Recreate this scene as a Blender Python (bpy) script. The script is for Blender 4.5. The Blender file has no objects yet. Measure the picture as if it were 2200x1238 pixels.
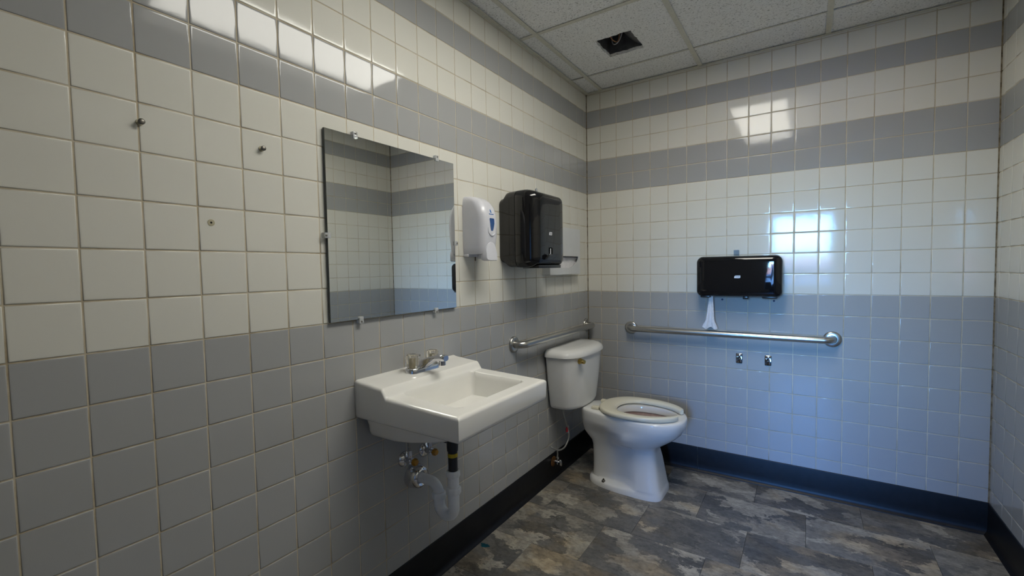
import bpy, bmesh, math, random
from mathutils import Vector, Matrix, Euler
PI = math.pi
rnd = random.Random(7)
SC = bpy.context.scene
COL = SC.collection

# ------------------------------------------------------------------ camera
ROWS = ((0.835167, 0.549730, -0.017094), (0.009604, -0.045652, -0.998911), (-0.549912, 0.834094, -0.043407))
CAM = Vector((1.256173, -2.855156, 1.253236))
FPX = 960.62
cam_data = bpy.data.cameras.new('camera')
cam_data.sensor_width = 36.0
cam_data.lens = FPX / 2200.0 * 36.0
cam_data.clip_start = 0.02
cam_data.clip_end = 300
cam = bpy.data.objects.new('camera', cam_data)
COL.objects.link(cam)
r0, r1, r2 = (Vector(r) for r in ROWS)
cam.matrix_world = Matrix(((r0.x, -r1.x, -r2.x, CAM.x), (r0.y, -r1.y, -r2.y, CAM.y),
                           (r0.z, -r1.z, -r2.z, CAM.z), (0, 0, 0, 1)))
SC.camera = cam

# ------------------------------------------------------------------ world, sun, exposure
vs = SC.view_settings
vs.view_transform = 'Standard'
vs.look = 'None'
vs.gamma = 1.0
vs.use_curve_mapping = False
vs.exposure = 0.0
LAMP_STRENGTH = 15.6
SKY_STRENGTH = 14.0
world = bpy.data.worlds.new('sky')
SC.world = world
world.use_nodes = True
wn = world.node_tree
wn.nodes.clear()
w_out = wn.nodes.new('ShaderNodeOutputWorld')
w_bg = wn.nodes.new('ShaderNodeBackground')
w_sky = wn.nodes.new('ShaderNodeTexSky')
w_sky.sky_type = 'NISHITA'
w_sky.sun_disc = False
w_sky.sun_elevation = math.radians(42)
w_sky.sun_rotation = math.radians(15)
w_mul = wn.nodes.new('ShaderNodeMix')
w_mul.data_type = 'RGBA'
w_mul.blend_type = 'MULTIPLY'
w_mul.inputs[0].default_value = 1.0
w_mul.inputs[7].default_value = (0.36, 0.72, 1.35, 1)      # lamp-balanced camera sees daylight as blue
wn.links.new(w_sky.outputs[0], w_mul.inputs[6])
wn.links.new(w_mul.outputs[2], w_bg.inputs[0])
w_bg.inputs[1].default_value = SKY_STRENGTH
wn.links.new(w_bg.outputs[0], w_out.inputs[0])
sun_d = bpy.data.lights.new('sun', 'SUN')
sun_d.energy = 48.0
sun_d.color = (0.85, 0.92, 1.0)
sun_d.angle = math.radians(0.6)
sun = bpy.data.objects.new('sun', sun_d)
COL.objects.link(sun)
sun.rotation_euler = Vector((0.25, -0.75, -0.62)).to_track_quat('-Z', 'Y').to_euler()
SC.cycles.use_denoising = True
SC.cycles.max_bounces = 10
SC.cycles.diffuse_bounces = 6
SC.cycles.glossy_bounces = 6
SC.cycles.transmission_bounces = 8
SC.cycles.transparent_max_bounces = 12
SC.cycles.sample_clamp_indirect = 12

# ------------------------------------------------------------------ room measures (metres)
W, L, H = 1.962, 3.05, 2.418          # width, length, ceiling height
P = 0.11                               # tile pitch
ZG = 1.09                              # top of the grey dado
BASE = 0.148                           # top of the rubber base

# ------------------------------------------------------------------ helpers
def clamp(t, a=0.0, b=1.0): return max(a, min(b, t))
def sstep(t):
    t = clamp(t)
    return t * t * (3 - 2 * t)

def obj(name, bm, mat, parent=None, smooth=True, angle=40):
    me = bpy.data.meshes.new(name)
    bm.normal_update()
    bm.to_mesh(me)
    bm.free()
    if smooth:
        for p in me.polygons: p.use_smooth = True
        me.set_sharp_from_angle(angle=math.radians(angle))
    for m in (mat if isinstance(mat, (list, tuple)) else [mat]): me.materials.append(m)
    o = bpy.data.objects.new(name, me)
    COL.objects.link(o)
    if parent: o.parent = parent
    return o

def tag(o, label=None, cat=None, group=None, kind=None):
    if label: o['label'] = label
    if cat: o['category'] = cat
    if group: o['group'] = group
    if kind: o['kind'] = kind
    return o

def thing(name, label, cat, group=None):
    o = bpy.data.objects.new(name, None)
    o.empty_display_size = 0.05
    COL.objects.link(o)
    return tag(o, label, cat, group)

def settle(root, loc):
    """Move an Empty to its base point while its parts, modelled in room space, stay."""
    loc = Vector(loc)
    root.location = loc
    for ch in root.children:
        ch.location = ch.location - loc

def box(bm, x0, x1, y0, y1, z0, z1, bevel=0.0, seg=2):
    r = bmesh.ops.create_cube(bm, size=1)
    vs_ = r['verts']
    for v in vs_:
        v.co = Vector(((x0 + x1) / 2 + v.co.x * (x1 - x0), (y0 + y1) / 2 + v.co.y * (y1 - y0), (z0 + z1) / 2 + v.co.z * (z1 - z0)))
    if bevel > 0:
        es = list({e for v in vs_ for e in v.link_edges})
        bmesh.ops.bevel(bm, geom=es, offset=bevel, segments=seg, profile=0.5, affect='EDGES')
    return bm

def nbox(name, mat, parent, *a, bevel=0.0, seg=2, smooth=True):
    bm = bmesh.new()
    box(bm, *a, bevel=bevel, seg=seg)
    return obj(name, bm, mat, parent, smooth)

def loft(bm, rings, cap0=True, cap1=True, closed=True):
    vr = [[bm.verts.new(p) for p in r] for r in rings]
    n = len(vr[0])
    for a, b in zip(vr, vr[1:]):
        for i in range(n if closed else n - 1):
            j = (i + 1) % n
            try: bm.faces.new((a[i], a[j], b[j], b[i]))
            except ValueError: pass
    if cap0 and closed: bm.faces.new(list(reversed(vr[0])))
    if cap1 and closed: bm.faces.new(vr[-1])
    return vr

def fix(bm):
    bmesh.ops.recalc_face_normals(bm, faces=bm.faces[:])
    return bm

def catmull(pts, n=8):
    pts = [Vector(p) for p in pts]
    ext = [pts[0] * 2 - pts[1]] + pts + [pts[-1] * 2 - pts[-2]]
    out = []
    for i in range(1, len(ext) - 2):
        p0, p1, p2, p3 = ext[i - 1:i + 3]
        for k in range(n):
            t = k / n
            out.append(0.5 * (2 * p1 + (p2 - p0) * t + (2 * p0 - 5 * p1 + 4 * p2 - p3) * t * t + (3 * p1 - p0 - 3 * p2 + p3) * t ** 3))
    out.append(pts[-1])
    return out

def tube(bm, path, r, n=14, caps=True):
    path = [Vector(p) for p in path]
    rs = r if isinstance(r, (list, tuple)) else [r] * len(path)
    t0 = (path[1] - path[0]).normalized()
    up = Vector((0, 0, 1)) if abs(t0.z) < 0.9 else Vector((1, 0, 0))
    u = t0.cross(up).normalized()
    rings = []
    for i, p in enumerate(path):
        if i == 0: t = path[1] - path[0]
        elif i == len(path) - 1: t = path[-1] - path[-2]
        else: t = path[i + 1] - path[i - 1]
        t.normalize()
        u = (u - t * u.dot(t)).normalized()
        v = t.cross(u)
        rings.append([p + (u * math.cos(a) + v * math.sin(a)) * rs[i] for a in (2 * PI * k / n for k in range(n))])
    loft(bm, rings, caps, caps)
    return fix(bm)

def lathe(bm, prof, origin, axis, n=24, caps=True):
    """prof: list of (distance along axis, radius)."""
    ax = Vector(axis).normalized()
    up = Vector((0, 0, 1)) if abs(ax.z) < 0.9 else Vector((1, 0, 0))
    u = ax.cross(up).normalized()
    v = ax.cross(u)
    o = Vector(origin)
    rings = [[o + ax * d + (u * math.cos(a) + v * math.sin(a)) * max(r, 1e-4) for a in (2 * PI * k / n for k in range(n))] for d, r in prof]
    loft(bm, rings, caps, caps)
    return fix(bm)

def arc(c, r, a0, a1, n, plane='xz', const=0.0):
    out = []
    for k in range(n + 1):
        a = a0 + (a1 - a0) * k / n
        p, q = c[0] + r * math.cos(a), c[1] + r * math.sin(a)
        out.append(Vector((p, const, q)) if plane == 'xz' else Vector((p, q, const)))
    return out

def rrect(hw, hh, r, n=6):
    """Rounded rectangle outline in (u, v), counter-clockwise."""
    r = min(r, hw, hh)
    pts = []
    for cx, cy, a0 in ((hw - r, hh - r, 0), (-hw + r, hh - r, PI / 2), (-hw + r, -hh + r, PI), (hw - r, -hh + r, 1.5 * PI)):
        for k in range(n + 1):
            a = a0 + PI / 2 * k / n
            pts.append((cx + r * math.cos(a), cy + r * math.sin(a)))
    return pts

# ------------------------------------------------------------------ materials
def nmat(name):
    m = bpy.data.materials.new(name)
    m.use_nodes = True
    nt = m.node_tree
    return m, nt, nt.nodes['Principled BSDF']

def setp(b, color=None, rough=None, metal=None, spec=None, trans=None, ior=None, coat=None):
    if color is not None: b.inputs['Base Color'].default_value = (*color, 1)
    if rough is not None: b.inputs['Roughness'].default_value = rough
    if metal is not None: b.inputs['Metallic'].default_value = metal
    if spec is not None: b.inputs['Specular IOR Level'].default_value = spec
    if trans is not None: b.inputs['Transmission Weight'].default_value = trans
    if ior is not None: b.inputs['IOR'].default_value = ior
    if coat is not None: b.inputs['Coat Weight'].default_value = coat

def N(nt, t, **kw):
    n = nt.nodes.new(t)
    for k, v in kw.items(): setattr(n, k, v)
    return n

def ramp(nt, src, stops, interp='LINEAR'):
    r = N(nt, 'ShaderNodeValToRGB')
    r.color_ramp.interpolation = interp
    el = r.color_ramp.elements
    while len(el) < len(stops): el.new(0.5)
    for e, (p, c) in zip(el, stops):
        e.position = p
        e.color = (*c, 1) if len(c) == 3 else c
    nt.links.new(src, r.inputs[0])
    return r

def noise(nt, scale, detail=4, rough=0.5, vec=None, dist=0.0):
    n = N(nt, 'ShaderNodeTexNoise')
    n.inputs['Scale'].default_value = scale
    n.inputs['Detail'].default_value = detail
    n.inputs['Roughness'].default_value = rough
    n.inputs['Distortion'].default_value = dist
    if vec is not None: nt.links.new(vec, n.inputs['Vector'])
    return n

def bump(nt, b, src, strength, dist=0.002):
    bp = N(nt, 'ShaderNodeBump')
    bp.inputs['Strength'].default_value = strength
    bp.inputs['Distance'].default_value = dist
    nt.links.new(src, bp.inputs['Height'])
    nt.links.new(bp.outputs[0], b.inputs['Normal'])

def geo_pos(nt): return N(nt, 'ShaderNodeNewGeometry').outputs['Position']

def plain(name, color, rough=0.5, metal=0.0, spec=0.5, nscale=60, namp=0.06, bmp=0.0):
    """A plain material with slight procedural variation of tone."""
    m, nt, b = nmat(name)
    setp(b, color, rough, metal, spec)
    n = noise(nt, nscale, 3, vec=N(nt, 'ShaderNodeTexCoord').outputs['Object'])
    lo = tuple(c * (1 - namp) for c in color)
    hi = tuple(min(1, c * (1 + namp)) for c in color)
    r = ramp(nt, n.outputs[0], [(0.3, lo), (0.7, hi)])
    nt.links.new(r.outputs[0], b.inputs['Base Color'])
    if bmp: bump(nt, b, n.outputs[0], bmp, 0.001)
    return m

def tile_mat(name, c0, c1):
    m, nt, b = nmat(name)
    setp(b, c0, 0.07, 0, 0.32)
    g = N(nt, 'ShaderNodeNewGeometry')
    r = ramp(nt, g.outputs['Random Per Island'], [(0.0, c0), (1.0, c1)])
    nt.links.new(r.outputs[0], b.inputs['Base Color'])
    n1 = noise(nt, 26, 2, 0.45, g.outputs['Position'])
    n2 = noise(nt, 160, 3, 0.5, g.outputs['Position'])
    mx = N(nt, 'ShaderNodeMath', operation='MULTIPLY_ADD')
    nt.links.new(n2.outputs[0], mx.inputs[0])
    mx.inputs[1].default_value = 0.10
    nt.links.new(n1.outputs[0], mx.inputs[2])
    bump(nt, b, mx.outputs[0], 0.075, 0.002)
    return m

def rgb(r, g, b):
    f = lambda v: ((v / 255 + 0.055) / 1.055) ** 2.4 if v > 10 else v / 255 / 12.92
    return (f(r), f(g), f(b))

M = {}
M['tile_white'] = tile_mat('glazed_white_tile', (0.675, 0.662, 0.595), (0.705, 0.692, 0.628))
M['tile_grey'] = tile_mat('glazed_grey_tile', (0.362, 0.366, 0.362), (0.385, 0.389, 0.386))

def grout_mat():
    m, nt, b = nmat('beige_grout')
    setp(b, (0.4, 0.36, 0.28), 0.9, 0, 0.2)
    p = geo_pos(nt)
    n = noise(nt, 7, 6, 0.65, p)
    r = ramp(nt, n.outputs[0], [(0.28, (0.36, 0.29, 0.19)), (0.5, (0.55, 0.48, 0.355)), (0.72, (0.64, 0.59, 0.49))])
    nt.links.new(r.outputs[0], b.inputs['Base Color'])
    return m
M['grout'] = grout_mat()

def caulk_mat():
    m, nt, b = nmat('stained_corner_grout')
    setp(b, (0.3, 0.25, 0.18), 0.85, 0, 0.2)
    n = noise(nt, 22, 6, 0.7, geo_pos(nt))
    r = ramp(nt, n.outputs[0], [(0.36, (0.05, 0.038, 0.025)), (0.47, (0.17, 0.135, 0.085)), (0.7, (0.33, 0.29, 0.21))])
    nt.links.new(r.outputs[0], b.inputs['Base Color'])
    return m
M['caulk'] = caulk_mat()

def floor_mat():
    m, nt, b = nmat('slate_print_vinyl')
    setp(b, (0.1, 0.1, 0.1), 0.42, 0, 0.45)
    tc = N(nt, 'ShaderNodeTexCoord')
    oi = N(nt, 'ShaderNodeObjectInfo')
    off = N(nt, 'ShaderNodeVectorMath', operation='SCALE')
    off.inputs[0].default_value = (61.0, 37.0, 23.0)
    nt.links.new(oi.outputs['Random'], off.inputs['Scale'])
    add = N(nt, 'ShaderNodeVectorMath', operation='ADD')
    nt.links.new(tc.outputs['Object'], add.inputs[0])
    nt.links.new(off.outputs[0], add.inputs[1])
    mp = N(nt, 'ShaderNodeMapping')
    mp.inputs['Rotation'].default_value = (0, 0, 0.35)
    mp.inputs['Scale'].default_value = (0.72, 1.15, 1)
    nt.links.new(add.outputs[0], mp.inputs['Vector'])
    v = mp.outputs[0]
    # warp the coordinate so that patches get ragged edges
    nw = noise(nt, 14, 10, 0.74, v)
    sub = N(nt, 'ShaderNodeVectorMath', operation='MULTIPLY_ADD')
    nt.links.new(nw.outputs['Color'], sub.inputs[0])
    sub.inputs[1].default_value = (0.25, 0.25, 0.0)
    nt.links.new(v, sub.inputs[2])
    vo = N(nt, 'ShaderNodeTexVoronoi')
    vo.inputs['Scale'].default_value = 10.5
    nt.links.new(sub.outputs[0], vo.inputs['Vector'])
    sep = N(nt, 'ShaderNodeSeparateColor')
    nt.links.new(vo.outputs['Color'], sep.inputs[0])
    n1 = noise(nt, 6, 12, 0.68, v, 1.2)
    comb = N(nt, 'ShaderNodeMath', operation='MULTIPLY_ADD')
    nt.links.new(sep.outputs[0], comb.inputs[0])
    comb.inputs[1].default_value = 0.40
    sc = N(nt, 'ShaderNodeMath', operation='MULTIPLY')
    nt.links.new(n1.outputs[0], sc.inputs[0])
    sc.inputs[1].default_value = 0.62
    nt.links.new(sc.outputs[0], comb.inputs[2])
    r = ramp(nt, comb.outputs[0], [(0.22, (0.075, 0.074, 0.073)), (0.40, (0.118, 0.116, 0.112)), (0.50, (0.160, 0.152, 0.140)),
                                   (0.60, (0.230, 0.213, 0.185)), (0.72, (0.37, 0.345, 0.295))])
    # rusty beige cast in places
    n3 = noise(nt, 4.0, 4, 0.6, v)
    r3 = ramp(nt, n3.outputs[0], [(0.50, (0, 0, 0)), (0.64, (1, 1, 1))])
    mx = N(nt, 'ShaderNodeMix', data_type='RGBA', blend_type='MULTIPLY')
    nt.links.new(r3.outputs[0], mx.inputs[0])
    nt.links.new(r.outputs[0], mx.inputs[6])
    mx.inputs[7].default_value = (1.14, 1.0, 0.80, 1)
    # fine dark cracks
    vc = N(nt, 'ShaderNodeTexVoronoi', feature='DISTANCE_TO_EDGE')
    vc.inputs['Scale'].default_value = 10.5
    nt.links.new(sub.outputs[0], vc.inputs['Vector'])
    rc = ramp(nt, vc.outputs['Distance'], [(0.0, (0.45, 0.45, 0.45)), (0.035, (1, 1, 1))])
    n5 = noise(nt, 55, 6, 0.7, v)
    r5 = ramp(nt, n5.outputs[0], [(0.32, (0.55, 0.55, 0.55)), (0.5, (1, 1, 1)), (0.70, (1.35, 1.35, 1.35))])
    m2 = N(nt, 'ShaderNodeMix', data_type='RGBA', blend_type='MULTIPLY')
    m2.inputs[0].default_value = 0.7
    nt.links.new(mx.outputs[2], m2.inputs[6])
    nt.links.new(rc.outputs[0], m2.inputs[7])
    m3 = N(nt, 'ShaderNodeMix', data_type='RGBA', blend_type='MULTIPLY')
    m3.inputs[0].default_value = 0.8
    nt.links.new(m2.outputs[2], m3.inputs[6])
    nt.links.new(r5.outputs[0], m3.inputs[7])
    nt.links.new(m3.outputs[2], b.inputs['Base Color'])
    bump(nt, b, n5.outputs[0], 0.15, 0.001)
    return m
M['floor'] = floor_mat()

def ceiling_mat():
    m, nt, b = nmat('fissured_ceiling_tile')
    setp(b, (0.7, 0.7, 0.68), 0.95, 0, 0.1)
    tc = N(nt, 'ShaderNodeTexCoord')
    oi = N(nt, 'ShaderNodeObjectInfo')
    add = N(nt, 'ShaderNodeVectorMath', operation='ADD')
    nt.links.new(tc.outputs['Object'], add.inputs[0])
    nt.links.new(oi.outputs['Location'], add.inputs[1])
    mp = N(nt, 'ShaderNodeMapping')
    mp.inputs['Scale'].default_value = (1.0, 1.6, 1)
    nt.links.new(add.outputs[0], mp.inputs['Vector'])
    n = noise(nt, 120, 3, 0.55, mp.outputs[0], 0.6)
    r = ramp(nt, n.outputs[0], [(0.33, (0.34, 0.34, 0.33)), (0.415, (0.86, 0.86, 0.845)), (0.7, (0.93, 0.93, 0.915))])
    nt.links.new(r.outputs[0], b.inputs['Base Color'])
    bump(nt, b, n.outputs[0], 0.5, 0.003)
    return m
M['ceiling_tile'] = ceiling_mat()
M['tbar'] = plain('painted_steel_tee', (0.66, 0.645, 0.555), 0.45, 0, 0.4)
M['deck'] = plain('dark_plenum', (0.03, 0.03, 0.03), 0.9)
M['duct'] = plain('dark_sheet_metal', (0.15, 0.15, 0.155), 0.42, 0.3, 0.5, 20, 0.4)
M['rubber'] = plain('black_rubber_base', (0.0060, 0.0062, 0.0075), 0.42, 0, 0.30, 30, 0.3)
M['porcelain'] = plain('white_porcelain', (0.80, 0.79, 0.75), 0.10, 0, 0.55, 8, 0.02)
M['porcelain_tank'] = plain('white_vitreous_china', (0.76, 0.76, 0.74), 0.09, 0, 0.5, 8, 0.02)
M['seat'] = plain('cream_plastic_seat', (0.75, 0.71, 0.57), 0.26, 0, 0.5, 12, 0.02)
M['white_plastic'] = plain('white_plastic', (0.62, 0.625, 0.67), 0.22, 0, 0.5, 20, 0.02)
M['white_pvc'] = plain('white_drain_pipe', (0.80, 0.83, 0.86), 0.30, 0, 0.5, 25, 0.04)
M['white_box'] = plain('white_powder_coat', (0.60, 0.61, 0.61), 0.38, 0, 0.4, 20, 0.02)
M['paper'] = plain('soft_paper', (0.72, 0.71, 0.72), 0.9, 0, 0.1, 90, 0.06, 0.3)
M['black_gloss'] = plain('glossy_black_plastic', (0.006, 0.006, 0.007), 0.035, 0, 0.5, 20, 0.1)
M['black_smoke'] = plain('smoked_black_plastic', (0.010, 0.010, 0.011), 0.05, 0, 0.62, 20, 0.1)
M['black_satin'] = plain('satin_black_plastic', (0.012, 0.012, 0.013), 0.3, 0, 0.5, 20, 0.1)
M['black_pipe'] = plain('black_tailpiece', (0.012, 0.015, 0.018), 0.28, 0, 0.5)
M['yellow'] = plain('yellow_sticker', (0.45, 0.34, 0.01), 0.5)
M['chrome'] = plain('chrome', (0.72, 0.72, 0.74), 0.06, 1.0, 0.5, 20, 0.03)
M['dark_chrome'] = plain('dark_chrome', (0.20, 0.20, 0.21), 0.12, 1.0, 0.5, 20, 0.1)
M['brass'] = plain('polished_brass', (0.62, 0.43, 0.12), 0.18, 1.0, 0.5, 40, 0.15)
M['rust'] = plain('rusty_plate', (0.16, 0.075, 0.025), 0.7, 0.3, 0.3, 60, 0.6)
M['amber'] = plain('amber_knob', (0.42, 0.20, 0.015), 0.25, 0, 0.5)
M['braid'] = plain('braided_hose', (0.33, 0.33, 0.31), 0.45, 0.5, 0.5, 400, 0.35, 0.4)
M['screw'] = plain('dull_screw', (0.18, 0.17, 0.15), 0.4, 0.9, 0.5, 60, 0.3)
M['ivory_plug'] = plain('plastic_anchor', (0.42, 0.38, 0.26), 0.6)
M['hole'] = plain('dark_hole', (0.012, 0.010, 0.008), 0.9)
M['navy_plug'] = plain('dark_plug', (0.012, 0.02, 0.07), 0.5)
M['blue_print'] = plain('blue_print', (0.02, 0.14, 0.42), 0.4)
M['window_blue'] = plain('blue_level_window', (0.02, 0.075, 0.24), 0.08, 0, 0.5)
M['mark_white'] = plain('white_print', (0.55, 0.56, 0.60), 0.4)
M['red_print'] = plain('red_print', (0.45, 0.02, 0.03), 0.5)
M['teal'] = plain('dried_teal_spill', (0.0, 0.055, 0.085), 0.5, 0, 0.4, 40, 0.4)
M['copper'] = plain('copper_wire', (0.40, 0.20, 0.10), 0.3, 0.8)
M['stain_pink'] = None
M['door_paint'] = plain('slate_blue_door_paint', (0.03, 0.05, 0.10), 0.4, 0, 0.4)
M['frame_paint'] = plain('grey_frame_paint', (0.10, 0.10, 0.11), 0.4)
M['wall_paint'] = plain('dull_wall_paint', (0.24, 0.23, 0.21), 0.6)
M['entry_paint'] = plain('grey_entry_paint', (0.20, 0.19, 0.18), 0.7)
M['entry_floor'] = plain('dark_entry_mat', (0.05, 0.05, 0.05), 0.9)
M['asphalt'] = plain('asphalt', (0.05, 0.05, 0.052), 0.9, 0, 0.2, 3, 0.3)
M['brick'] = plain('red_fence_wood', (0.46, 0.20, 0.14), 0.8, 0, 0.2, 2.5, 0.3)
M['car_paint'] = plain('silver_blue_paint', (0.16, 0.22, 0.30), 0.25, 0.5)
M['car_glass'] = plain('dark_car_glass', (0.01, 0.012, 0.015), 0.05)
M['tyre'] = plain('tyre', (0.015, 0.015, 0.015), 0.8)

def steel_mat():
    m, nt, b = nmat('brushed_steel')
    setp(b, (0.50, 0.49, 0.46), 0.27, 1.0)
    n = noise(nt, 220, 3, 0.6, N(nt, 'ShaderNodeTexCoord').outputs['Object'])
    r = ramp(nt, n.outputs[0], [(0.3, (0.53, 0.52, 0.49)), (0.7, (0.55, 0.54, 0.51))])
    nt.links.new(r.outputs[0], b.inputs['Base Color'])
    r2_ = ramp(nt, n.outputs[0], [(0.3, (0.275, 0.275, 0.275)), (0.7, (0.285, 0.285, 0.285))])
    nt.links.new(r2_.outputs[0], b.inputs['Roughness'])
    return m
M['steel'] = steel_mat()

def mirror_mat():
    m, nt, b = nmat('mirror_glass')
    setp(b, (0.80, 0.815, 0.79), 0.01, 1.0)
    p = geo_pos(nt)
    n = noise(nt, 6, 5, 0.6, p, 1.5)
    r = ramp(nt, n.outputs[0], [(0.52, (0.008, 0.008, 0.008)), (0.85, (0.06, 0.06, 0.06))])
    nt.links.new(r.outputs[0], b.inputs['Roughness'])
    return m
M['mirror'] = mirror_mat()
M['mirror_edge'] = plain('mirror_edge', (0.05, 0.06, 0.055), 0.3)

def clear_mat(name, color, rough=0.05, ior=1.49):
    m, nt, b = nmat(name)
    setp(b, color, rough, 0, 0.5, 1.0, ior)
    n = noise(nt, 90, 2, vec=N(nt, 'ShaderNodeTexCoord').outputs['Object'])
    r = ramp(nt, n.outputs[0], [(0.3, tuple(c * 0.94 for c in color)), (0.7, color)])
    nt.links.new(r.outputs[0], b.inputs['Base Color'])
    return m
M['acrylic'] = clear_mat('clear_acrylic', (0.95, 0.91, 0.84), 0.06)
M['clip'] = clear_mat('clear_clip', (0.93, 0.95, 0.96), 0.12)
M['clip'].node_tree.nodes['Principled BSDF'].inputs['Transmission Weight'].default_value = 0.6
M['key_tab'] = clear_mat('clear_blue_tab', (0.70, 0.80, 0.92), 0.15)

def pane_mat():
    """Thin window pane: fresnel mix of clear passage and reflection."""
    m = bpy.data.materials.new('window_pane')
    m.use_nodes = True
    nt = m.node_tree
    nt.nodes.clear()
    o = N(nt, 'ShaderNodeOutputMaterial')
    t = N(nt, 'ShaderNodeBsdfTransparent')
    t.inputs[0].default_value = (0.93, 0.95, 0.95, 1)
    g = N(nt, 'ShaderNodeBsdfGlossy')
    g.inputs['Roughness'].default_value = 0.0
    f = N(nt, 'ShaderNodeFresnel')
    f.inputs[0].default_value = 1.45
    mx = N(nt, 'ShaderNodeMixShader')
    nt.links.new(f.outputs[0], mx.inputs[0])
    nt.links.new(t.outputs[0], mx.inputs[1])
    nt.links.new(g.outputs[0], mx.inputs[2])
    nt.links.new(mx.outputs[0], o.inputs[0])
    return m
M['pane'] = pane_mat()

def stain_mat():
    m, nt, b = nmat('stained_bowl_enamel')
    setp(b, (0.5, 0.4, 0.38), 0.15, 0, 0.5)
    n = noise(nt, 14, 5, 0.6, geo_pos(nt), 0.8)
    r = ramp(nt, n.outputs[0], [(0.3, (0.36, 0.235, 0.22)), (0.6, (0.47, 0.37, 0.35)), (0.8, (0.52, 0.43, 0.41))])
    nt.links.new(r.outputs[0], b.inputs['Base Color'])
    return m
M['stain'] = stain_mat()

def sludge_mat():
    m, nt, b = nmat('brown_bowl_stain')
    setp(b, (0.12, 0.05, 0.04), 0.3, 0, 0.5)
    n = noise(nt, 30, 6, 0.7, geo_pos(nt), 1.0)
    r = ramp(nt, n.outputs[0], [(0.3, (0.035, 0.018, 0.010)), (0.5, (0.15, 0.065, 0.05)), (0.75, (0.24, 0.12, 0.10))])
    nt.links.new(r.outputs[0], b.inputs['Base Color'])
    return m
M['sludge'] = sludge_mat()

def lamp_mat(name, strength):
    m, nt, b = nmat(name)
    setp(b, (0.8, 0.8, 0.78), 0.5)
    b.inputs['Emission Color'].default_value = (1.0, 0.972, 0.885, 1)
    n = noise(nt, 300, 1, vec=N(nt, 'ShaderNodeTexCoord').outputs['Object'])
    r = ramp(nt, n.outputs[0], [(0.3, (0.78, 0.78, 0.76)), (0.7, (0.84, 0.84, 0.82))])
    nt.links.new(r.outputs[0], b.inputs['Base Color'])
    b.inputs['Emission Strength'].default_value = strength
    return m
M['lamp'] = lamp_mat('lit_prismatic_lens', LAMP_STRENGTH)
M['lamp_dim'] = lamp_mat('dim_prismatic_lens', LAMP_STRENGTH * 0.10)

# ------------------------------------------------------------------ the shell
TH = 0.12
REC = 0.0017                                    # grout lies this far behind the tile faces
def struct(name, mat, *a):
    return tag(nbox(name, mat, None, *a, smooth=False), kind='structure')

TOP = 2.66
wall_left = struct('wall_left', M['grout'], -TH, -REC, -L - TH, TH, 0, TOP)
wall_back = struct('wall_back', M['grout'], -REC, W + REC, REC, TH, 0, TOP)
wall_right = struct('wall_right', M['grout'], W + REC, W + TH, -L - TH, TH, 0, TOP)
tag(wall_left, 'tiled wall with mirror and sink, white and grey bands')
tag(wall_back, 'tiled wall behind the toilet with white and grey bands')
tag(wall_right, 'tiled wall at the right edge with white and grey bands')

floor = tag(nbox('floor', M['deck'], None, -TH, W + TH, -L - TH, TH, -0.12, -0.0035, smooth=False), 'stone pattern vinyl tile floor', kind='structure')

# -- wall tiles
def tile_mesh(bm, w_, h_, mtx):
    """Cushion-edged tile lying in local XZ, glazed face towards -Y."""
    hw, hh = w_ / 2, h_ / 2
    rings = []
    for inset, y in ((0.0, 0.0048), (0.0, 0.0013), (0.0005, 0.0005), (0.0014, 0.0001), (0.0024, 0.0), (0.0055, 0.0)):
        rings.append([mtx @ Vector((sx * (hw - inset), y, sz * (hh - inset))) for sx, sz in ((-1, -1), (1, -1), (1, 1), (-1, 1))])
    loft(bm, rings, False, True)

def grey_row(k):                                # k: tile row index relative to the dado top
    return k < 0 or k in (6, 7, 10)

def project(p):
    d = Vector(p) - CAM
    z = d.dot(r2)
    if z < 0.05: return None
    return 1100 + FPX * d.dot(r0) / z, 619 + FPX * d.dot(r1) / z

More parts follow.
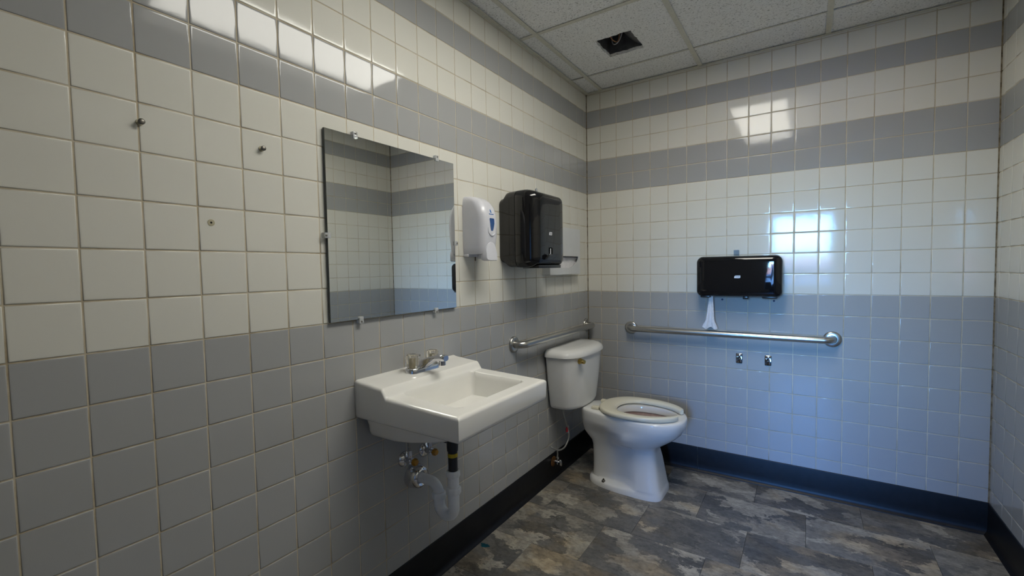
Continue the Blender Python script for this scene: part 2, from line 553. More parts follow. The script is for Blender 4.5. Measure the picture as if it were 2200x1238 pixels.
GAP = 0.0034
def lay_tiles(wall, side, cuts, limit):
    """cuts: joint positions along the wall, from its left end to its right end as seen from inside."""
    rot = {'left': PI / 2, 'back': 0.0, 'right': -PI / 2}[side]
    def at(u, z):
        return {'left': Vector((0, u, z)), 'back': Vector((u, 0, z)), 'right': Vector((W, -u, z))}[side]
    spec = []
    for a, b_ in zip(cuts, cuts[1:]):
        if b_ - a < 0.02: continue
        for k in range(-9, 13):
            z0, z1 = ZG + k * P, ZG + (k + 1) * P
            z0 = max(z0, BASE - 0.006)
            z1 = min(z1, H + 0.012)
            if z1 - z0 < 0.02: continue
            u, z = (a + b_) / 2, (z0 + z1) / 2
            sz = (round(b_ - a - GAP, 4), round(z1 - z0 - GAP, 4))
            c = at(u, z)
            pr = [project(at(uu, zz)) for uu, zz in ((a, z0), (b_, z0), (b_, z1), (a, z1))]
            area = 0.0
            if all(pr):
                mx_, my_ = sum(q[0] for q in pr) / 4, sum(q[1] for q in pr) / 4
                if -60 < mx_ < 2260 and -60 < my_ < 1298:
                    area = abs(sum(p[0] * q[1] - q[0] * p[1] for p, q in zip(pr, pr[1:] + pr[:1]))) / 2
            spec.append((area, c, sz, 'tile_grey' if grey_row(k) else 'tile_white'))
    spec.sort(key=lambda s: -s[0])
    cache = {}
    rest = {'tile_grey': bmesh.new(), 'tile_white': bmesh.new()}
    cnt = 0
    for area, c, sz, mk in spec:
        e = Euler((rnd.gauss(0, 0.0013), rnd.gauss(0, 0.0006), rot + rnd.gauss(0, 0.0013)), 'XYZ')
        if cnt < limit and area > 60:
            cnt += 1
            key = (sz, mk)
            if key not in cache:
                bm = bmesh.new()
                tile_mesh(bm, sz[0], sz[1], Matrix.Identity(4))
                o = obj('wall_tile', bm, M[mk], wall, True, 80)
                cache[key] = o.data
            else:
                o = bpy.data.objects.new('wall_tile', cache[key])
                COL.objects.link(o)
                o.parent = wall
            o.location = c
            o.rotation_euler = e
        else:
            tile_mesh(rest[mk], sz[0], sz[1], Matrix.Translation(c) @ e.to_matrix().to_4x4())
    for mk, bm in rest.items():
        if bm.verts:
            o = obj('grey_wall_tiles' if mk == 'tile_grey' else 'white_wall_tiles', bm, M[mk], wall, True, 80)
            o['kind'] = 'stuff'
        else: bm.free()

def joints(first, a, b_, ):
    """Joint positions every pitch through 'first', clipped to a..b."""
    k = math.ceil((a - first) / P - 1e-6)
    out = [a]
    while first + k * P < b_ - 0.004:
        if first + k * P > a + 0.004: out.append(first + k * P)
        k += 1
    return out + [b_]
lay_tiles(wall_left, 'left', joints(-0.38324 * P, -L, 0.0), 300)
lay_tiles(wall_back, 'back', joints(0.88808 * P, 0.0, W), 300)
lay_tiles(wall_right, 'right', joints(0.047, 0.0, L), 300)

# -- corner grout lines
for i, (x, sx) in enumerate(((0.0, 1), (W, -1))):
    bm = bmesh.new()
    q = 0.0042
    loft(bm, [[Vector((x - sx * 0.002, 0.002, z)), Vector((x + sx * q, 0.002, z)), Vector((x + sx * q, -0.0004, z)), Vector((x + sx * 0.0004, -q, z)), Vector((x - sx * 0.002, -q, z))] for z in (BASE, 0.9, 1.6, H)])
    tag(obj('trim_%d' % (i + 1), fix(bm), M['caulk'], None, False), 'brown stained grout line in the %s corner' % ('left' if i == 0 else 'right'), kind='structure')

# -- rubber cove base
def cove(name, label, p0, p1, nrm, splits=()):
    """Base running p0 -> p1 on a wall whose inward normal is nrm."""
    p0, p1, nrm = Vector(p0), Vector(p1), Vector(nrm)
    prof = [(0, 0.0), (0.019, 0.0), (0.0185, 0.003), (0.013, 0.007), (0.008, 0.014), (0.005, 0.026), (0.0042, 0.05), (0.0042, BASE - 0.004), (0.0034, BASE - 0.001), (0.0015, BASE), (0, BASE)]
    d = p1 - p0
    ln = d.length
    d.normalize()
    cuts = [0.0] + list(splits) + [ln]
    root = None
    for i, (a, b_) in enumerate(zip(cuts, cuts[1:])):
        bm = bmesh.new()
        g = 0.0006
        loft(bm, [[p0 + d * t + nrm * n_ + Vector((0, 0, z)) for n_, z in prof] for t in (a + (g if i else 0), b_ - (g if b_ < ln else 0))])
        if root is None:
            root = tag(obj(name, fix(bm), M['rubber'], None, True, 50), label, kind='structure')
        else:
            obj('cove_strip', fix(bm), M['rubber'], root, True, 50)
cove('baseboard_left', 'black rubber cove base below the sink wall', (0, -L, 0), (0, 0, 0), (1, 0, 0))
cove('baseboard_back', 'black rubber cove base behind the toilet', (0, 0, 0), (W, 0, 0), (0, -1, 0), (0.711,))
cove('baseboard_right', 'black rubber cove base along the right wall', (W, 0, 0), (W, -L, 0), (-1, 0, 0))

# -- floor tiles (18 x 12 inch, staggered rows)
FT, FR = 0.4575, 0.3045
ycuts = [0.0, -0.243]
while ycuts[-1] > -L: ycuts.append(max(-L, ycuts[-1] - FR))
offs = [0.1205, 0.349, 0.1205, 0.449, 0.22, 0.40, 0.15, 0.33, 0.07, 0.27, 0.41, 0.19]
fcache = {}
for ri, (y1, y0) in enumerate(zip(ycuts, ycuts[1:])):
    xs = [0.0]
    x = offs[ri % len(offs)] - FT
    while x < W:
        if x > 0.01: xs.append(x)
        x += FT
    xs.append(W)
    for xa, xb in zip(xs, xs[1:]):
        key = (round(xb - xa, 3), round(y1 - y0, 3))
        if key not in fcache:
            bm = bmesh.new()
            hw, hh, g = (xb - xa) / 2, (y1 - y0) / 2, 0.0005
            rings = [[Vector((sx * (hw - i_), sy * (hh - i_), z)) for sx, sy in ((-1, -1), (1, -1), (1, 1), (-1, 1))] for i_, z in ((g, -0.0035), (g, -0.0008), (g + 0.0008, 0.0))]
            loft(bm, rings, True, True)
            o = obj('floor_tile', bm, M['floor'], floor, False)
            fcache[key] = o.data
        else:
            o = bpy.data.objects.new('floor_tile', fcache[key])
            COL.objects.link(o)
            o.parent = floor
        o.location = ((xa + xb) / 2, (y0 + y1) / 2, 0)

# -- ceiling: deck above, tee grid, lay-in tiles
ceiling = tag(nbox('ceiling', M['deck'], None, -TH, W + TH, -L - TH, TH, TOP, TOP + 0.1, smooth=False), 'suspended ceiling with white fissured tiles', kind='structure')
XT = [0.113, 0.726, 1.337, 1.948]
YT = [-0.258, -0.868, -1.478, -2.088, -2.698, -3.308]
LIGHT = (0.726, 1.337, -2.088, -0.868)
for x in XT[:3]:
    bm = bmesh.new()
    box(bm, x - 0.012, x + 0.012, -L, 0, H, H + 0.0012)
    box(bm, x - 0.0015, x + 0.0015, -L, 0, H + 0.0012, H + 0.03)
    obj('main_tee', bm, M['tbar'], ceiling, False)
xc = [0.0] + XT[:3] + [W]
for y in YT:
    for xa, xb in zip(xc, xc[1:]):
        if abs(y + 1.478) < 0.01 and abs(xa - LIGHT[0]) < 0.01: continue
        if xb - xa < 0.05: continue
        bm = bmesh.new()
        box(bm, xa + 0.012, xb - 0.012, y - (0.004 if y > -0.3 else 0.0115), y + (0.004 if y > -0.3 else 0.0115), H + 0.0002, H + 0.0014)
        obj('cross_tee', bm, M['tbar'], ceiling, False)
for a in ((0.0, 0.021, -L, 0.0), (0.021, W - 0.021, -0.021, 0.0), (W - 0.021, W, -L, 0.0)):
    bm = bmesh.new()
    box(bm, *a, H - 0.0012, H)
    obj('wall_angle', bm, M['tbar'], ceiling, False)
yc = [0.0] + YT + [-L]
HOLE = (0.326, 0.516, -0.624, -0.410)
for y1, y0 in zip(yc, yc[1:]):
    for xa, xb in zip(xc, xc[1:]):
        if xa >= LIGHT[0] - 0.01 and xb <= LIGHT[1] + 0.01 and y0 >= LIGHT[2] - 0.01 and y1 <= LIGHT[3] + 0.01: continue
        if xb - xa < 0.03: continue
        x0, x1, v0, v1 = xa + 0.004, xb - 0.004, y0 + 0.004, y1 - 0.004
        cx, cy = (x0 + x1) / 2, (v0 + v1) / 2
        zt = H + 0.0030 + rnd.uniform(0, 0.004)
        bm = bmesh.new()
        if xa < HOLE[0] < xb and y0 < HOLE[2] < y1:
            hx0, hx1, hy0, hy1 = HOLE
            inner, outer = [], []
            for t in range(40):
                s = t / 10.0
                k, fch = int(s), s - int(s)
                cs = [(hx0, hy0), (hx1, hy0), (hx1, hy1), (hx0, hy1)]
                a, b_ = cs[k], cs[(k + 1) % 4]
                jag = rnd.uniform(-0.004, 0.004) if 0 < fch else 0
                ix, iy = a[0] + (b_[0] - a[0]) * fch, a[1] + (b_[1] - a[1]) * fch
                ix, iy = (ix, iy + jag) if k % 2 == 0 else (ix + jag, iy)
                inner.append((ix - cx, iy - cy))
                co = [(x0, v0), (x1, v0), (x1, v1), (x0, v1)]
                a, b_ = co[k], co[(k + 1) % 4]
                outer.append((a[0] + (b_[0] - a[0]) * fch - cx, a[1] + (b_[1] - a[1]) * fch - cy))
            rr = lambda ring, z: [Vector((p[0], p[1], z)) for p in ring]
            rings = [rr(outer, 0.016), rr(outer, 0.0), rr(inner, 0.0), rr(inner, 0.016), rr(outer, 0.016)]
            loft(bm, rings, False, False)
            bmesh.ops.remove_doubles(bm, verts=bm.verts[:], dist=1e-6)
            fix(bm)
        else:
            box(bm, x0 - cx, x1 - cx, v0 - cy, v1 - cy, 0, 0.016)
        o = obj('ceiling_tile', bm, M['ceiling_tile'], ceiling, False)
        o.location = (cx, cy, zt)

# -- front wall (behind the viewer) with its doorway, entry passage, and glazed outer door
EY = 5.70                                        # inner face of the outer wall lies at y = -EY
DX0, DX1, DZ = 0.93, 1.48, 2.06  # unseen opening, narrowed to trim the blue daylight on back and right walls
bm = bmesh.new()
box(bm, -REC, DX0, -L - TH, -L, 0, TOP)
box(bm, DX1, W + REC, -L - TH, -L, 0, TOP)
box(bm, DX0, DX1, -L - TH, -L, DZ, TOP)
tag(obj('wall_front', bm, M['wall_paint'], None, False), 'dull painted wall around the open doorway', kind='structure')
struct('wall_entry_left', M['entry_paint'], -TH, 0, -EY - TH, -L - TH, 0, TOP)
struct('wall_entry_right', M['entry_paint'], W, W + TH, -EY - TH, -L - TH, 0, TOP)
struct('ceiling_entry', M['entry_paint'], -TH, W + TH, -EY - TH, -L - TH, 2.5, 2.6)
struct('floor_entry', M['entry_floor'], -TH, W + TH, -EY - TH, -L - TH, -0.12, 0.0)
OX0, OX1, OZ = 0.66, 1.84, 2.12
GX0, GX1, GZ0, GZ1 = 0.785, 1.61, 0.92, 2.01
bm = bmesh.new()
box(bm, 0, OX0, -EY - TH, -EY, 0, 2.5)
box(bm, OX1, W, -EY - TH, -EY, 0, 2.5)
box(bm, OX0, OX1, -EY - TH, -EY, OZ, 2.5)
tag(obj('wall_entry', bm, M['entry_paint'], None, False), 'outer wall around the glazed entrance door', kind='structure')
bm = bmesh.new()
y0, y1 = -EY - 0.075, -EY - 0.03
box(bm, OX0 + 0.03, GX0, y0, y1, 0.006, OZ - 0.03)
box(bm, GX1, OX1 - 0.03, y0, y1, 0.006, OZ - 0.03)
box(bm, GX0, GX1, y0, y1, 0.006, GZ0)
box(bm, GX0, GX1, y0, y1, GZ1, OZ - 0.03)
door = tag(obj('door_1', bm, M['door_paint'], None, False), 'dark blue entrance door with a window in its upper half', kind='structure')
nbox('glass_pane', M['pane'], door, GX0, GX1, (y0 + y1) / 2 - 0.0005, (y0 + y1) / 2 + 0.0005, GZ0, GZ1, smooth=False)
bm = bmesh.new()
box(bm, OX0, OX0 + 0.03, -EY - TH, -EY + 0.01, 0, OZ)
box(bm, OX1 - 0.03, OX1, -EY - TH, -EY + 0.01, 0, OZ)
box(bm, OX0, OX1, -EY - TH, -EY + 0.01, OZ - 0.03, OZ)
obj('door_frame', bm, M['frame_paint'], door, False)
bm = bmesh.new()
lathe(bm, [(0, 0.03), (0.008, 0.03), (0.01, 0.011), (0.045, 0.011)], (OX0 + 0.075, y1, 0.98), (0, 1, 0))
tube(bm, [(OX0 + 0.07, y1 + 0.045, 0.98), (OX0 + 0.19, y1 + 0.045, 0.98)], 0.01)
obj('door_handle', bm, M['chrome'], door)
portal_d = bpy.data.lights.new('window_portal', 'AREA')
portal_d.shape = 'RECTANGLE'
portal_d.size, portal_d.size_y = GX1 - GX0, GZ1 - GZ0
portal_d.cycles.is_portal = True
portal = bpy.data.objects.new('window_portal', portal_d)
COL.objects.link(portal)
portal.location = ((GX0 + GX1) / 2, -EY - 0.09, (GZ0 + GZ1) / 2)
portal.rotation_euler = Vector((0, 1, 0)).to_track_quat('-Z', 'Z').to_euler()

# -- ceiling light
t = thing('ceiling_light', 'long rectangular lit ceiling panel with a white frame above the room', 'light')
lx0, lx1, ly0, ly1 = LIGHT
bm = bmesh.new()
fz = H + 0.0016
for a in ((lx0 + 0.013, lx0 + 0.04, ly0 + 0.012, ly1 - 0.012), (lx1 - 0.04, lx1 - 0.013, ly0 + 0.012, ly1 - 0.012),
          (lx0 + 0.04, lx1 - 0.04, ly0 + 0.012, ly0 + 0.04), (lx0 + 0.04, lx1 - 0.04, ly1 - 0.04, ly1 - 0.012)):
    box(bm, *a, fz, fz + 0.012)
obj('frame', bm, M['tbar'], t, False)
nbox('housing', M['deck'], t, lx0 + 0.014, lx1 - 0.014, ly0 + 0.014, ly1 - 0.014, fz + 0.014, fz + 0.10, smooth=False)
nbox('diffuser', M['lamp'], t, lx0 + 0.04, lx0 + 0.395, ly0 + 0.04, ly1 - 0.04, fz + 0.004, fz + 0.010, smooth=False)
dim = nbox('diffuser', M['lamp_dim'], t, lx0 + 0.40, lx1 - 0.04, ly0 + 0.04, ly1 - 0.04, fz + 0.004, fz + 0.010, smooth=False)
dim['label'] = 'dimmer half of the lens'
settle(t, ((lx0 + lx1) / 2, (ly0 + ly1) / 2, fz))

# -- open duct box seen through the hole in the ceiling tile
t = thing('exhaust_fan_box', 'dark metal fan box with loose wires in the ceiling hole', 'fan')
hx0, hx1, hy0, hy1 = HOLE
zz = H + 0.020
bm = bmesh.new()
e = 0.012
box(bm, hx0 - e, hx0 - e + 0.003, hy0 - e, hy1 + e, zz, zz + 0.16)
box(bm, hx1 + e - 0.003, hx1 + e, hy0 - e, hy1 + e, zz, zz + 0.16)
box(bm, hx0 - e, hx1 + e, hy0 - e, hy0 - e + 0.003, zz, zz + 0.16)
box(bm, hx0 - e, hx1 + e, hy1 + e - 0.003, hy1 + e, zz, zz + 0.16)
box(bm, hx0 - e, hx1 + e, hy0 - e, hy1 + e, zz + 0.16, zz + 0.163)
obj('housing', bm, M['duct'], t, False)
bm = bmesh.new()
loft(bm, [[Vector((hx1 + 0.006 - 0.10 * k / 6, yy, zz + 0.002 + 0.075 * (k / 6) ** 1.7 + dz)) for yy, dz in ((hy0 + 0.03, 0), (hy1 - 0.01, 0), (hy1 - 0.01, 0.002), (hy0 + 0.03, 0.002))] for k in range(7)])
obj('metal_flap', fix(bm), M['duct'], t)
bm = bmesh.new()
tube(bm, catmull([(hx0 + 0.05, hy0 + 0.06, zz + 0.14), (hx0 + 0.055, hy0 + 0.07, zz + 0.03), (hx0 + 0.075, hy0 + 0.12, zz + 0.012), (hx0 + 0.095, hy0 + 0.10, zz + 0.04), (hx0 + 0.09, hy0 + 0.05, zz + 0.12)]), 0.0028, 8)
obj('wire', bm, M['copper'], t)
bm = bmesh.new()
tube(bm, catmull([(hx0 + 0.03, hy1 - 0.05, zz + 0.12), (hx0 + 0.045, hy1 - 0.075, zz + 0.02), (hx0 + 0.085, hy1 - 0.09, zz + 0.015), (hx0 + 0.11, hy1 - 0.07, zz + 0.10)]), 0.0025, 8)
obj('wire', bm, M['mark_white'], t)
bm = bmesh.new()
lathe(bm, [(0, 0.03), (0.03, 0.034), (0.05, 0.028)], (hx0 + 0.06, hy0 + 0.10, zz + 0.10), (0, 0, -1), 16)
obj('motor', bm, M['black_satin'], t)
settle(t, (hx0 + 0.095, hy0 + 0.107, zz))

# ------------------------------------------------------------------ toilet
YC = -0.392
def bowl_ring(z, xb, xf, nb, nf, wb, wm, wf, n=64):
    pts_l, pts_r = [], []
    xc_, a = (xb + xf) / 2, (xf - xb) / 2
    for k in range(n + 1):
        th = PI * k / n
        c, s = -math.cos(th), math.sin(th)
        e_ = nb if c < 0 else nf
        q = math.copysign(abs(c) ** (2.0 / e_), c)
        u = (q + 1) / 2
        hgt = abs(s) ** (2.0 / e_)
        if 0.030 < z < 0.34 and nf > 2.35:       # a narrow trapway that steps out to the front pillar, and to the bowl above
            if z < 0.262: uc, dw = 0.50 + 0.20 * z / 0.25, 0.055
            else: uc, dw = 0.52 - 1.6 * (z - 0.262), 0.11 + 0.6 * (z - 0.262)
            back = wb + (wm - wb) * sstep(u / 0.4)
            wq = back + (wf - back) * sstep((u - uc + dw) / (2 * dw))
        else:
            wq = wb * (1 - u) * (1 - 2 * u) + 4 * wm * u * (1 - u) + wf * u * (2 * u - 1)
        pts_l.append(Vector((xc_ + a * q, YC - wq * hgt, z)))
        pts_r.append(Vector((xc_ + a * q, YC + wq * hgt, z)))
    return pts_l + pts_r[1:-1][::-1]

toilet = thing('toilet', 'white floor-mounted toilet with tank and open-front seat in the corner', 'toilet')
LV = [  # z, back x, front x, back exp, front exp, back / mid / front half-widths
    (0.000, 0.185, 0.622, 3.0, 6.0, 0.100, 0.128, 0.126),
    (0.022, 0.186, 0.621, 3.0, 6.0, 0.100, 0.126, 0.125),
    (0.032, 0.192, 0.618, 3.0, 6.0, 0.094, 0.116, 0.122),
    (0.038, 0.207, 0.615, 4.0, 6.0, 0.078, 0.078, 0.124),
    (0.046, 0.210, 0.613, 4.5, 6.0, 0.076, 0.068, 0.122),
    (0.080, 0.213, 0.607, 4.5, 6.0, 0.077, 0.066, 0.118),
    (0.120, 0.214, 0.600, 4.5, 6.0, 0.079, 0.067, 0.112),
    (0.180, 0.215, 0.590, 4.5, 6.0, 0.083, 0.070, 0.104),
    (0.225, 0.214, 0.581, 4.5, 5.0, 0.088, 0.075, 0.098),
    (0.250, 0.207, 0.577, 4.5, 4.4, 0.092, 0.082, 0.098),
    (0.263, 0.196, 0.586, 4.5, 3.2, 0.095, 0.090, 0.112),
    (0.277, 0.182, 0.612, 4.5, 2.6, 0.097, 0.094, 0.134),
    (0.300, 0.163, 0.645, 4.5, 2.5, 0.100, 0.098, 0.156),
    (0.325, 0.155, 0.680, 4.5, 2.4, 0.102, 0.104, 0.172),
    (0.350, 0.150, 0.706, 4.5, 2.3, 0.104, 0.160, 0.200),
    (0.380, 0.147, 0.722, 4.5, 2.3, 0.106, 0.166, 0.210),
    (0.405, 0.146, 0.728, 4.5, 2.3, 0.107, 0.168, 0.214),
    (0.424, 0.146, 0.728, 4.5, 2.3, 0.107, 0.168, 0.213),
    (0.432, 0.149, 0.724, 4.5, 2.3, 0.104, 0.165, 0.209),
    (0.434, 0.155, 0.716, 4.5, 2.3, 0.098, 0.158, 0.202),
]
rings = [bowl_ring(*l) for l in LV]
def oval(z, x0, x1, hw, e_=2.2): return bowl_ring(z, x0, x1, e_, e_, hw, hw, hw)
rings.append(oval(0.434, 0.352, 0.682, 0.122))
rings.append(oval(0.428, 0.355, 0.679, 0.119))
rings.append(oval(0.40, 0.357, 0.676, 0.117))
bm = bmesh.new()
loft(bm, rings, True, False)
bowl = obj('bowl', fix(bm), M['porcelain_tank'], toilet, True, 55)
bm = bmesh.new()
ins = [oval(0.402, 0.352, 0.682, 0.122), oval(0.36, 0.356, 0.668, 0.114), oval(0.32, 0.365, 0.63, 0.095), oval(0.285, 0.39, 0.59, 0.075), oval(0.262, 0.42, 0.56, 0.055), oval(0.258, 0.47, 0.52, 0.02)]
loft(bm, ins, False, True)
obj('bowl_inside', bm, M['stain'], toilet)
bm = bmesh.new()
loft(bm, [oval(0.297, 0.386, 0.602, 0.080), oval(0.2975, 0.45, 0.55, 0.03)], False, True)
obj('bowl_stain', bm, M['sludge'], toilet)
for sx in (-1, 1):
    bm = bmesh.new()
    lathe(bm, [(-0.004, 0.011), (0.004, 0.010), (0.007, 0.006), (0.014, 0.0045), (0.015, 0.003)], (0.300, YC + sx * 0.099, 0.0335), (0, 0, 1), 12)
    obj('floor_bolt', bm, M['screw'], bowl)

def d_ring(z, x0, xm, xf, hw, e_=2.6, n=28, r=0.015):
    pts = [Vector((x0, YC + hw - r, z)), Vector((x0 + r * 0.3, YC + hw - r * 0.3, z)), Vector((x0 + r, YC + hw, z))]
    pts = [Vector((x0, YC - hw + r, z)), Vector((x0, YC, z)), Vector((x0, YC + hw - r, z)), Vector((x0 + 0.3 * r, YC + hw - 0.3 * r, z)), Vector((x0 + r, YC + hw, z))]
    for k in range(n + 1):
        th = PI * k / n
        s, c = math.sin(th), math.cos(th)
        pts.append(Vector((xm + (xf - xm) * abs(s) ** (2 / e_), YC + hw * math.copysign(abs(c) ** (2 / e_), c), z)))
    pts += [Vector((x0 + r, YC - hw, z)), Vector((x0 + 0.3 * r, YC - hw + 0.3 * r, z))]
    return pts
YT0 = YC
YC = -0.402
bm = bmesh.new()
loft(bm, [d_ring(0.436, 0.030, 0.08, 0.155, 0.165), d_ring(0.437, 0.022, 0.08, 0.172, 0.182), d_ring(0.445, 0.017, 0.085, 0.180, 0.194), d_ring(0.46, 0.015, 0.088, 0.184, 0.199),
          d_ring(0.60, 0.013, 0.092, 0.197, 0.222), d_ring(0.748, 0.012, 0.096, 0.207, 0.240)])
tank = obj('tank', fix(bm), M['porcelain_tank'], toilet, True, 50)
bm = bmesh.new()
loft(bm, [d_ring(0.745, 0.012, 0.10, 0.213, 0.247), d_ring(0.747, 0.010, 0.10, 0.218, 0.252), d_ring(0.758, 0.010, 0.10, 0.218, 0.252), d_ring(0.772, 0.010, 0.098, 0.210, 0.246),
          d_ring(0.784, 0.012, 0.094, 0.190, 0.230), d_ring(0.789, 0.018, 0.09, 0.165, 0.205), d_ring(0.790, 0.05, 0.085, 0.12, 0.13)])
obj('tank_lid', fix(bm), M['porcelain_tank'], toilet, True, 60)
YC = YT0
# flush lever
bm = bmesh.new()
lv = Vector((0.188, -0.556, 0.723))
lathe(bm, [(-0.006, 0.016), (0.004, 0.016), (0.008, 0.0115), (0.034, 0.0115), (0.037, 0.009)], lv, (1, -0.15, 0), 18)
tube(bm, [lv + Vector((0.026, 0, 0.003)), lv + Vector((0.030, -0.014, 0.008)), lv + Vector((0.028, -0.026, 0.013)), lv + Vector((0.026, -0.040, 0.017))], [0.009, 0.0075, 0.009, 0.0095], 12)
obj('flush_lever', bm, M['brass'], toilet)
# seat: open-front ring
SEAT_Y = -0.383
def seat_pt(th, outer):
    c, s = math.cos(th), math.sin(th)         # th = 0 points to the front (+x)
    if outer:
        e_ = 1.97 if c > 0 else 2.7
        ax = 0.240 if c > 0 else 0.226
        y = 0.190 * math.copysign(abs(s) ** (2 / e_), s)
        x = 0.480 + ax * math.copysign(abs(c) ** (2 / e_), c)
        if c < 0: y *= 1 - 0.22 * abs(c) ** 3
    else:
        e_ = 1.95 if c > 0 else 2.1
        ax = 0.212 if c > 0 else 0.128
        y = 0.131 * math.copysign(abs(s) ** (2 / e_), s)
        x = 0.480 + ax * math.copysign(abs(c) ** (2 / e_), c)
    return x, SEAT_Y + y
bm = bmesh.new()
rings = []
g0 = 0.345
NS = 72
for k in range(NS + 1):
    th = g0 + (2 * PI - 2 * g0) * k / NS
    xo, yo = seat_pt(th, True)
    xi, yi = seat_pt(th, False)
    endf = min(1, min(k, NS - k) / 3.0)
    sq = 0.55 + 0.45 * math.sqrt(1 - (1 - endf) ** 2)
    cx_, cy_ = (xo + xi) / 2, (yo + yi) / 2
    xo, yo = cx_ + (xo - cx_) * sq, cy_ + (yo - cy_) * sq
    xi, yi = cx_ + (xi - cx_) * sq, cy_ + (yi - cy_) * sq
    z0, z1 = 0.4385, 0.4625
    ring = []
    for f_, z in ((0.0, z0 + 0.004), (0.0, z1 - 0.008), (0.06, z1 - 0.002), (0.16, z1), (0.6, z1), (0.84, z1 - 0.003), (0.96, z1 - 0.009), (1.0, z0 + 0.006), (0.94, z0), (0.06, z0)):
        ring.append(Vector((xo + (xi - xo) * f_, yo + (yi - yo) * f_, z)))
    rings.append(ring)
loft(bm, rings, True, True)
seat = obj('seat', fix(bm), M['seat'], toilet, True, 50)
for sy in (-1, 1):
    bm = bmesh.new()
    box(bm, 0.222, 0.268, YC + sy * 0.072 - 0.016, YC + sy * 0.072 + 0.016, 0.434, 0.452, bevel=0.005)
    obj('hinge', bm, M['seat'], seat)
settle(toilet, (0.40, YC, 0.0))

# toilet supply: stop valve in the rubber base, braided hose, paper tag
t = thing('toilet_supply_valve', 'chrome stop valve with rusty plate and braided hose under the tank', 'valve')
vy, vz = -0.540, 0.100
bm = bmesh.new()
lathe(bm, [(0.004, 0.030), (0.006, 0.030), (0.012, 0.020), (0.013, 0.012)], (0.0, vy, vz), (1, 0, 0))
obj('escutcheon', bm, M['rust'], t)
bm = bmesh.new()
lathe(bm, [(0.010, 0.010), (0.022, 0.010), (0.022, 0.013), (0.034, 0.013), (0.034, 0.009), (0.048, 0.009)], (0.0, vy, vz), (1, 0, 0), 16)
lathe(bm, [(0.0, 0.008), (0.018, 0.008), (0.018, 0.0095), (0.030, 0.0095)], (0.032, vy, vz), (0, 0, 1), 16)
obj('valve_body', bm, M['chrome'], t)
bm = bmesh.new()
rings = []
for d, s in ((0.046, 0.7), (0.049, 1.0), (0.057, 1.0), (0.060, 0.75)):
    rings.append([Vector((d, vy + 0.009 * s * math.cos(a), vz + 0.019 * s * math.sin(a))) for a in (2 * PI * k / 20 for k in range(20))])
loft(bm, rings)
obj('handle', fix(bm), M['chrome'], t)
bm = bmesh.new()
hp = [(0.032, vy, vz + 0.028), (0.033, vy, vz + 0.06), (0.040, vy - 0.03, 0.195), (0.055, -0.655, 0.236), (0.070, -0.645, 0.226), (0.075, -0.60, 0.203), (0.075, -0.53, 0.196), (0.080, -0.487, 0.235),
      (0.085, -0.495, 0.29), (0.090, -0.535, 0.345), (0.095, -0.575, 0.41), (0.096, -0.578, 0.436)]
tube(bm, catmull(hp, 8), 0.0048, 10)
obj('hose', bm, M['braid'], t)
bm = bmesh.new()
tube(bm, [(0.0805, -0.490, 0.272), (0.0858, -0.505, 0.318)], 0.0062, 10)
card = obj('hose_tag', bm, M['mark_white'], t)
bm = bmesh.new()
for dx, m_ in ((0.0, 0), (0.0012, 0)):
    pass
loft(bm, [[Vector((0.0862 + dx, -0.505 - 0.026 * k - 0.006 * q, 0.284 + 0.030 * q + 0.004 * k)) for q, dx in ((0, 0), (1, 0), (1, 0.001), (0, 0.001))] for k in (0, 0.5, 1)])
obj('warning_flag', fix(bm), M['red_print'], card, False)
bm = bmesh.new()
tube(bm, [(0.088, -0.532, 0.318), (0.088, -0.538, 0.309), (0.088, -0.534, 0.298)], 0.0022, 6)
obj('tie', bm, M['black_satin'], card)
settle(t, (0.0, vy, vz))

# ------------------------------------------------------------------ wall sink
SY, SHW, SD = -1.6625, 0.2525, 0.450
sink = thing('wall_sink', 'white porcelain wall-hung sink with two-handle chrome faucet', 'sink')
def lin(a, b_, n): return [a + (b_ - a) * k / n for k in range(n)]
xs = [0.0, 0.002, 0.005, 0.009] + lin(0.016, 0.115, 8) + lin(0.115, 0.205, 40) + lin(0.205, 0.335, 14) + lin(0.335, 0.41, 26) + lin(0.41, 0.436, 5) + [0.4375, 0.440, 0.4425, 0.4450, 0.4470, 0.4485, 0.4495, 0.45]
hy = [0.0] + lin(0.02, 0.10, 6) + lin(0.10, 0.20, 34) + lin(0.20, 0.236, 7) + [0.2395, 0.2420, 0.2445, 0.2470, 0.2490, 0.2505, 0.2518, 0.2525]
ysn = [-v for v in reversed(hy[1:])] + hy
def sink_h(x, y):
    led = 1 - sstep((x - 0.128) / 0.026)
    deck = 0.850 - 0.012 * clamp((x - 0.14) / 0.31)
    z = deck + (0.890 - 0.012 * clamp(x / 0.135) + 0.004 * (1 - clamp(x / 0.02)) - 0.8515) * led * 1.02
    # basin
    cx_, hx = (0.150 + 0.398) / 2, (0.398 - 0.150) / 2
    hyy, r = 0.186, 0.022
    qx, qy = abs(x - cx_) - (hx - r), abs(y) - (hyy - r)
    sd = math.hypot(max(qx, 0), max(qy, 0)) + min(max(qx, qy), 0) - r
    d = -sd
    if d > 0:
        drop = 0.128 * (1 - (1 - clamp(d / 0.050)) ** 3.4)
        drop += 0.012 * clamp((d - 0.04) / 0.06)
        if d < 0.006: drop *= 0.25 + 0.75 * sstep(d / 0.006)
        z -= drop
    e = min(SD - x, SHW - abs(y))
    rr_ = 0.011
    if e < rr_: z -= rr_ - math.sqrt(max(0, rr_ * rr_ - (rr_ - e) ** 2))
    if x < 0.006: z -= 0.004 * (1 - x / 0.006)
    return z
bm = bmesh.new()
gv = [[bm.verts.new((x, SY + y, sink_h(x, y))) for y in ysn] for x in xs]
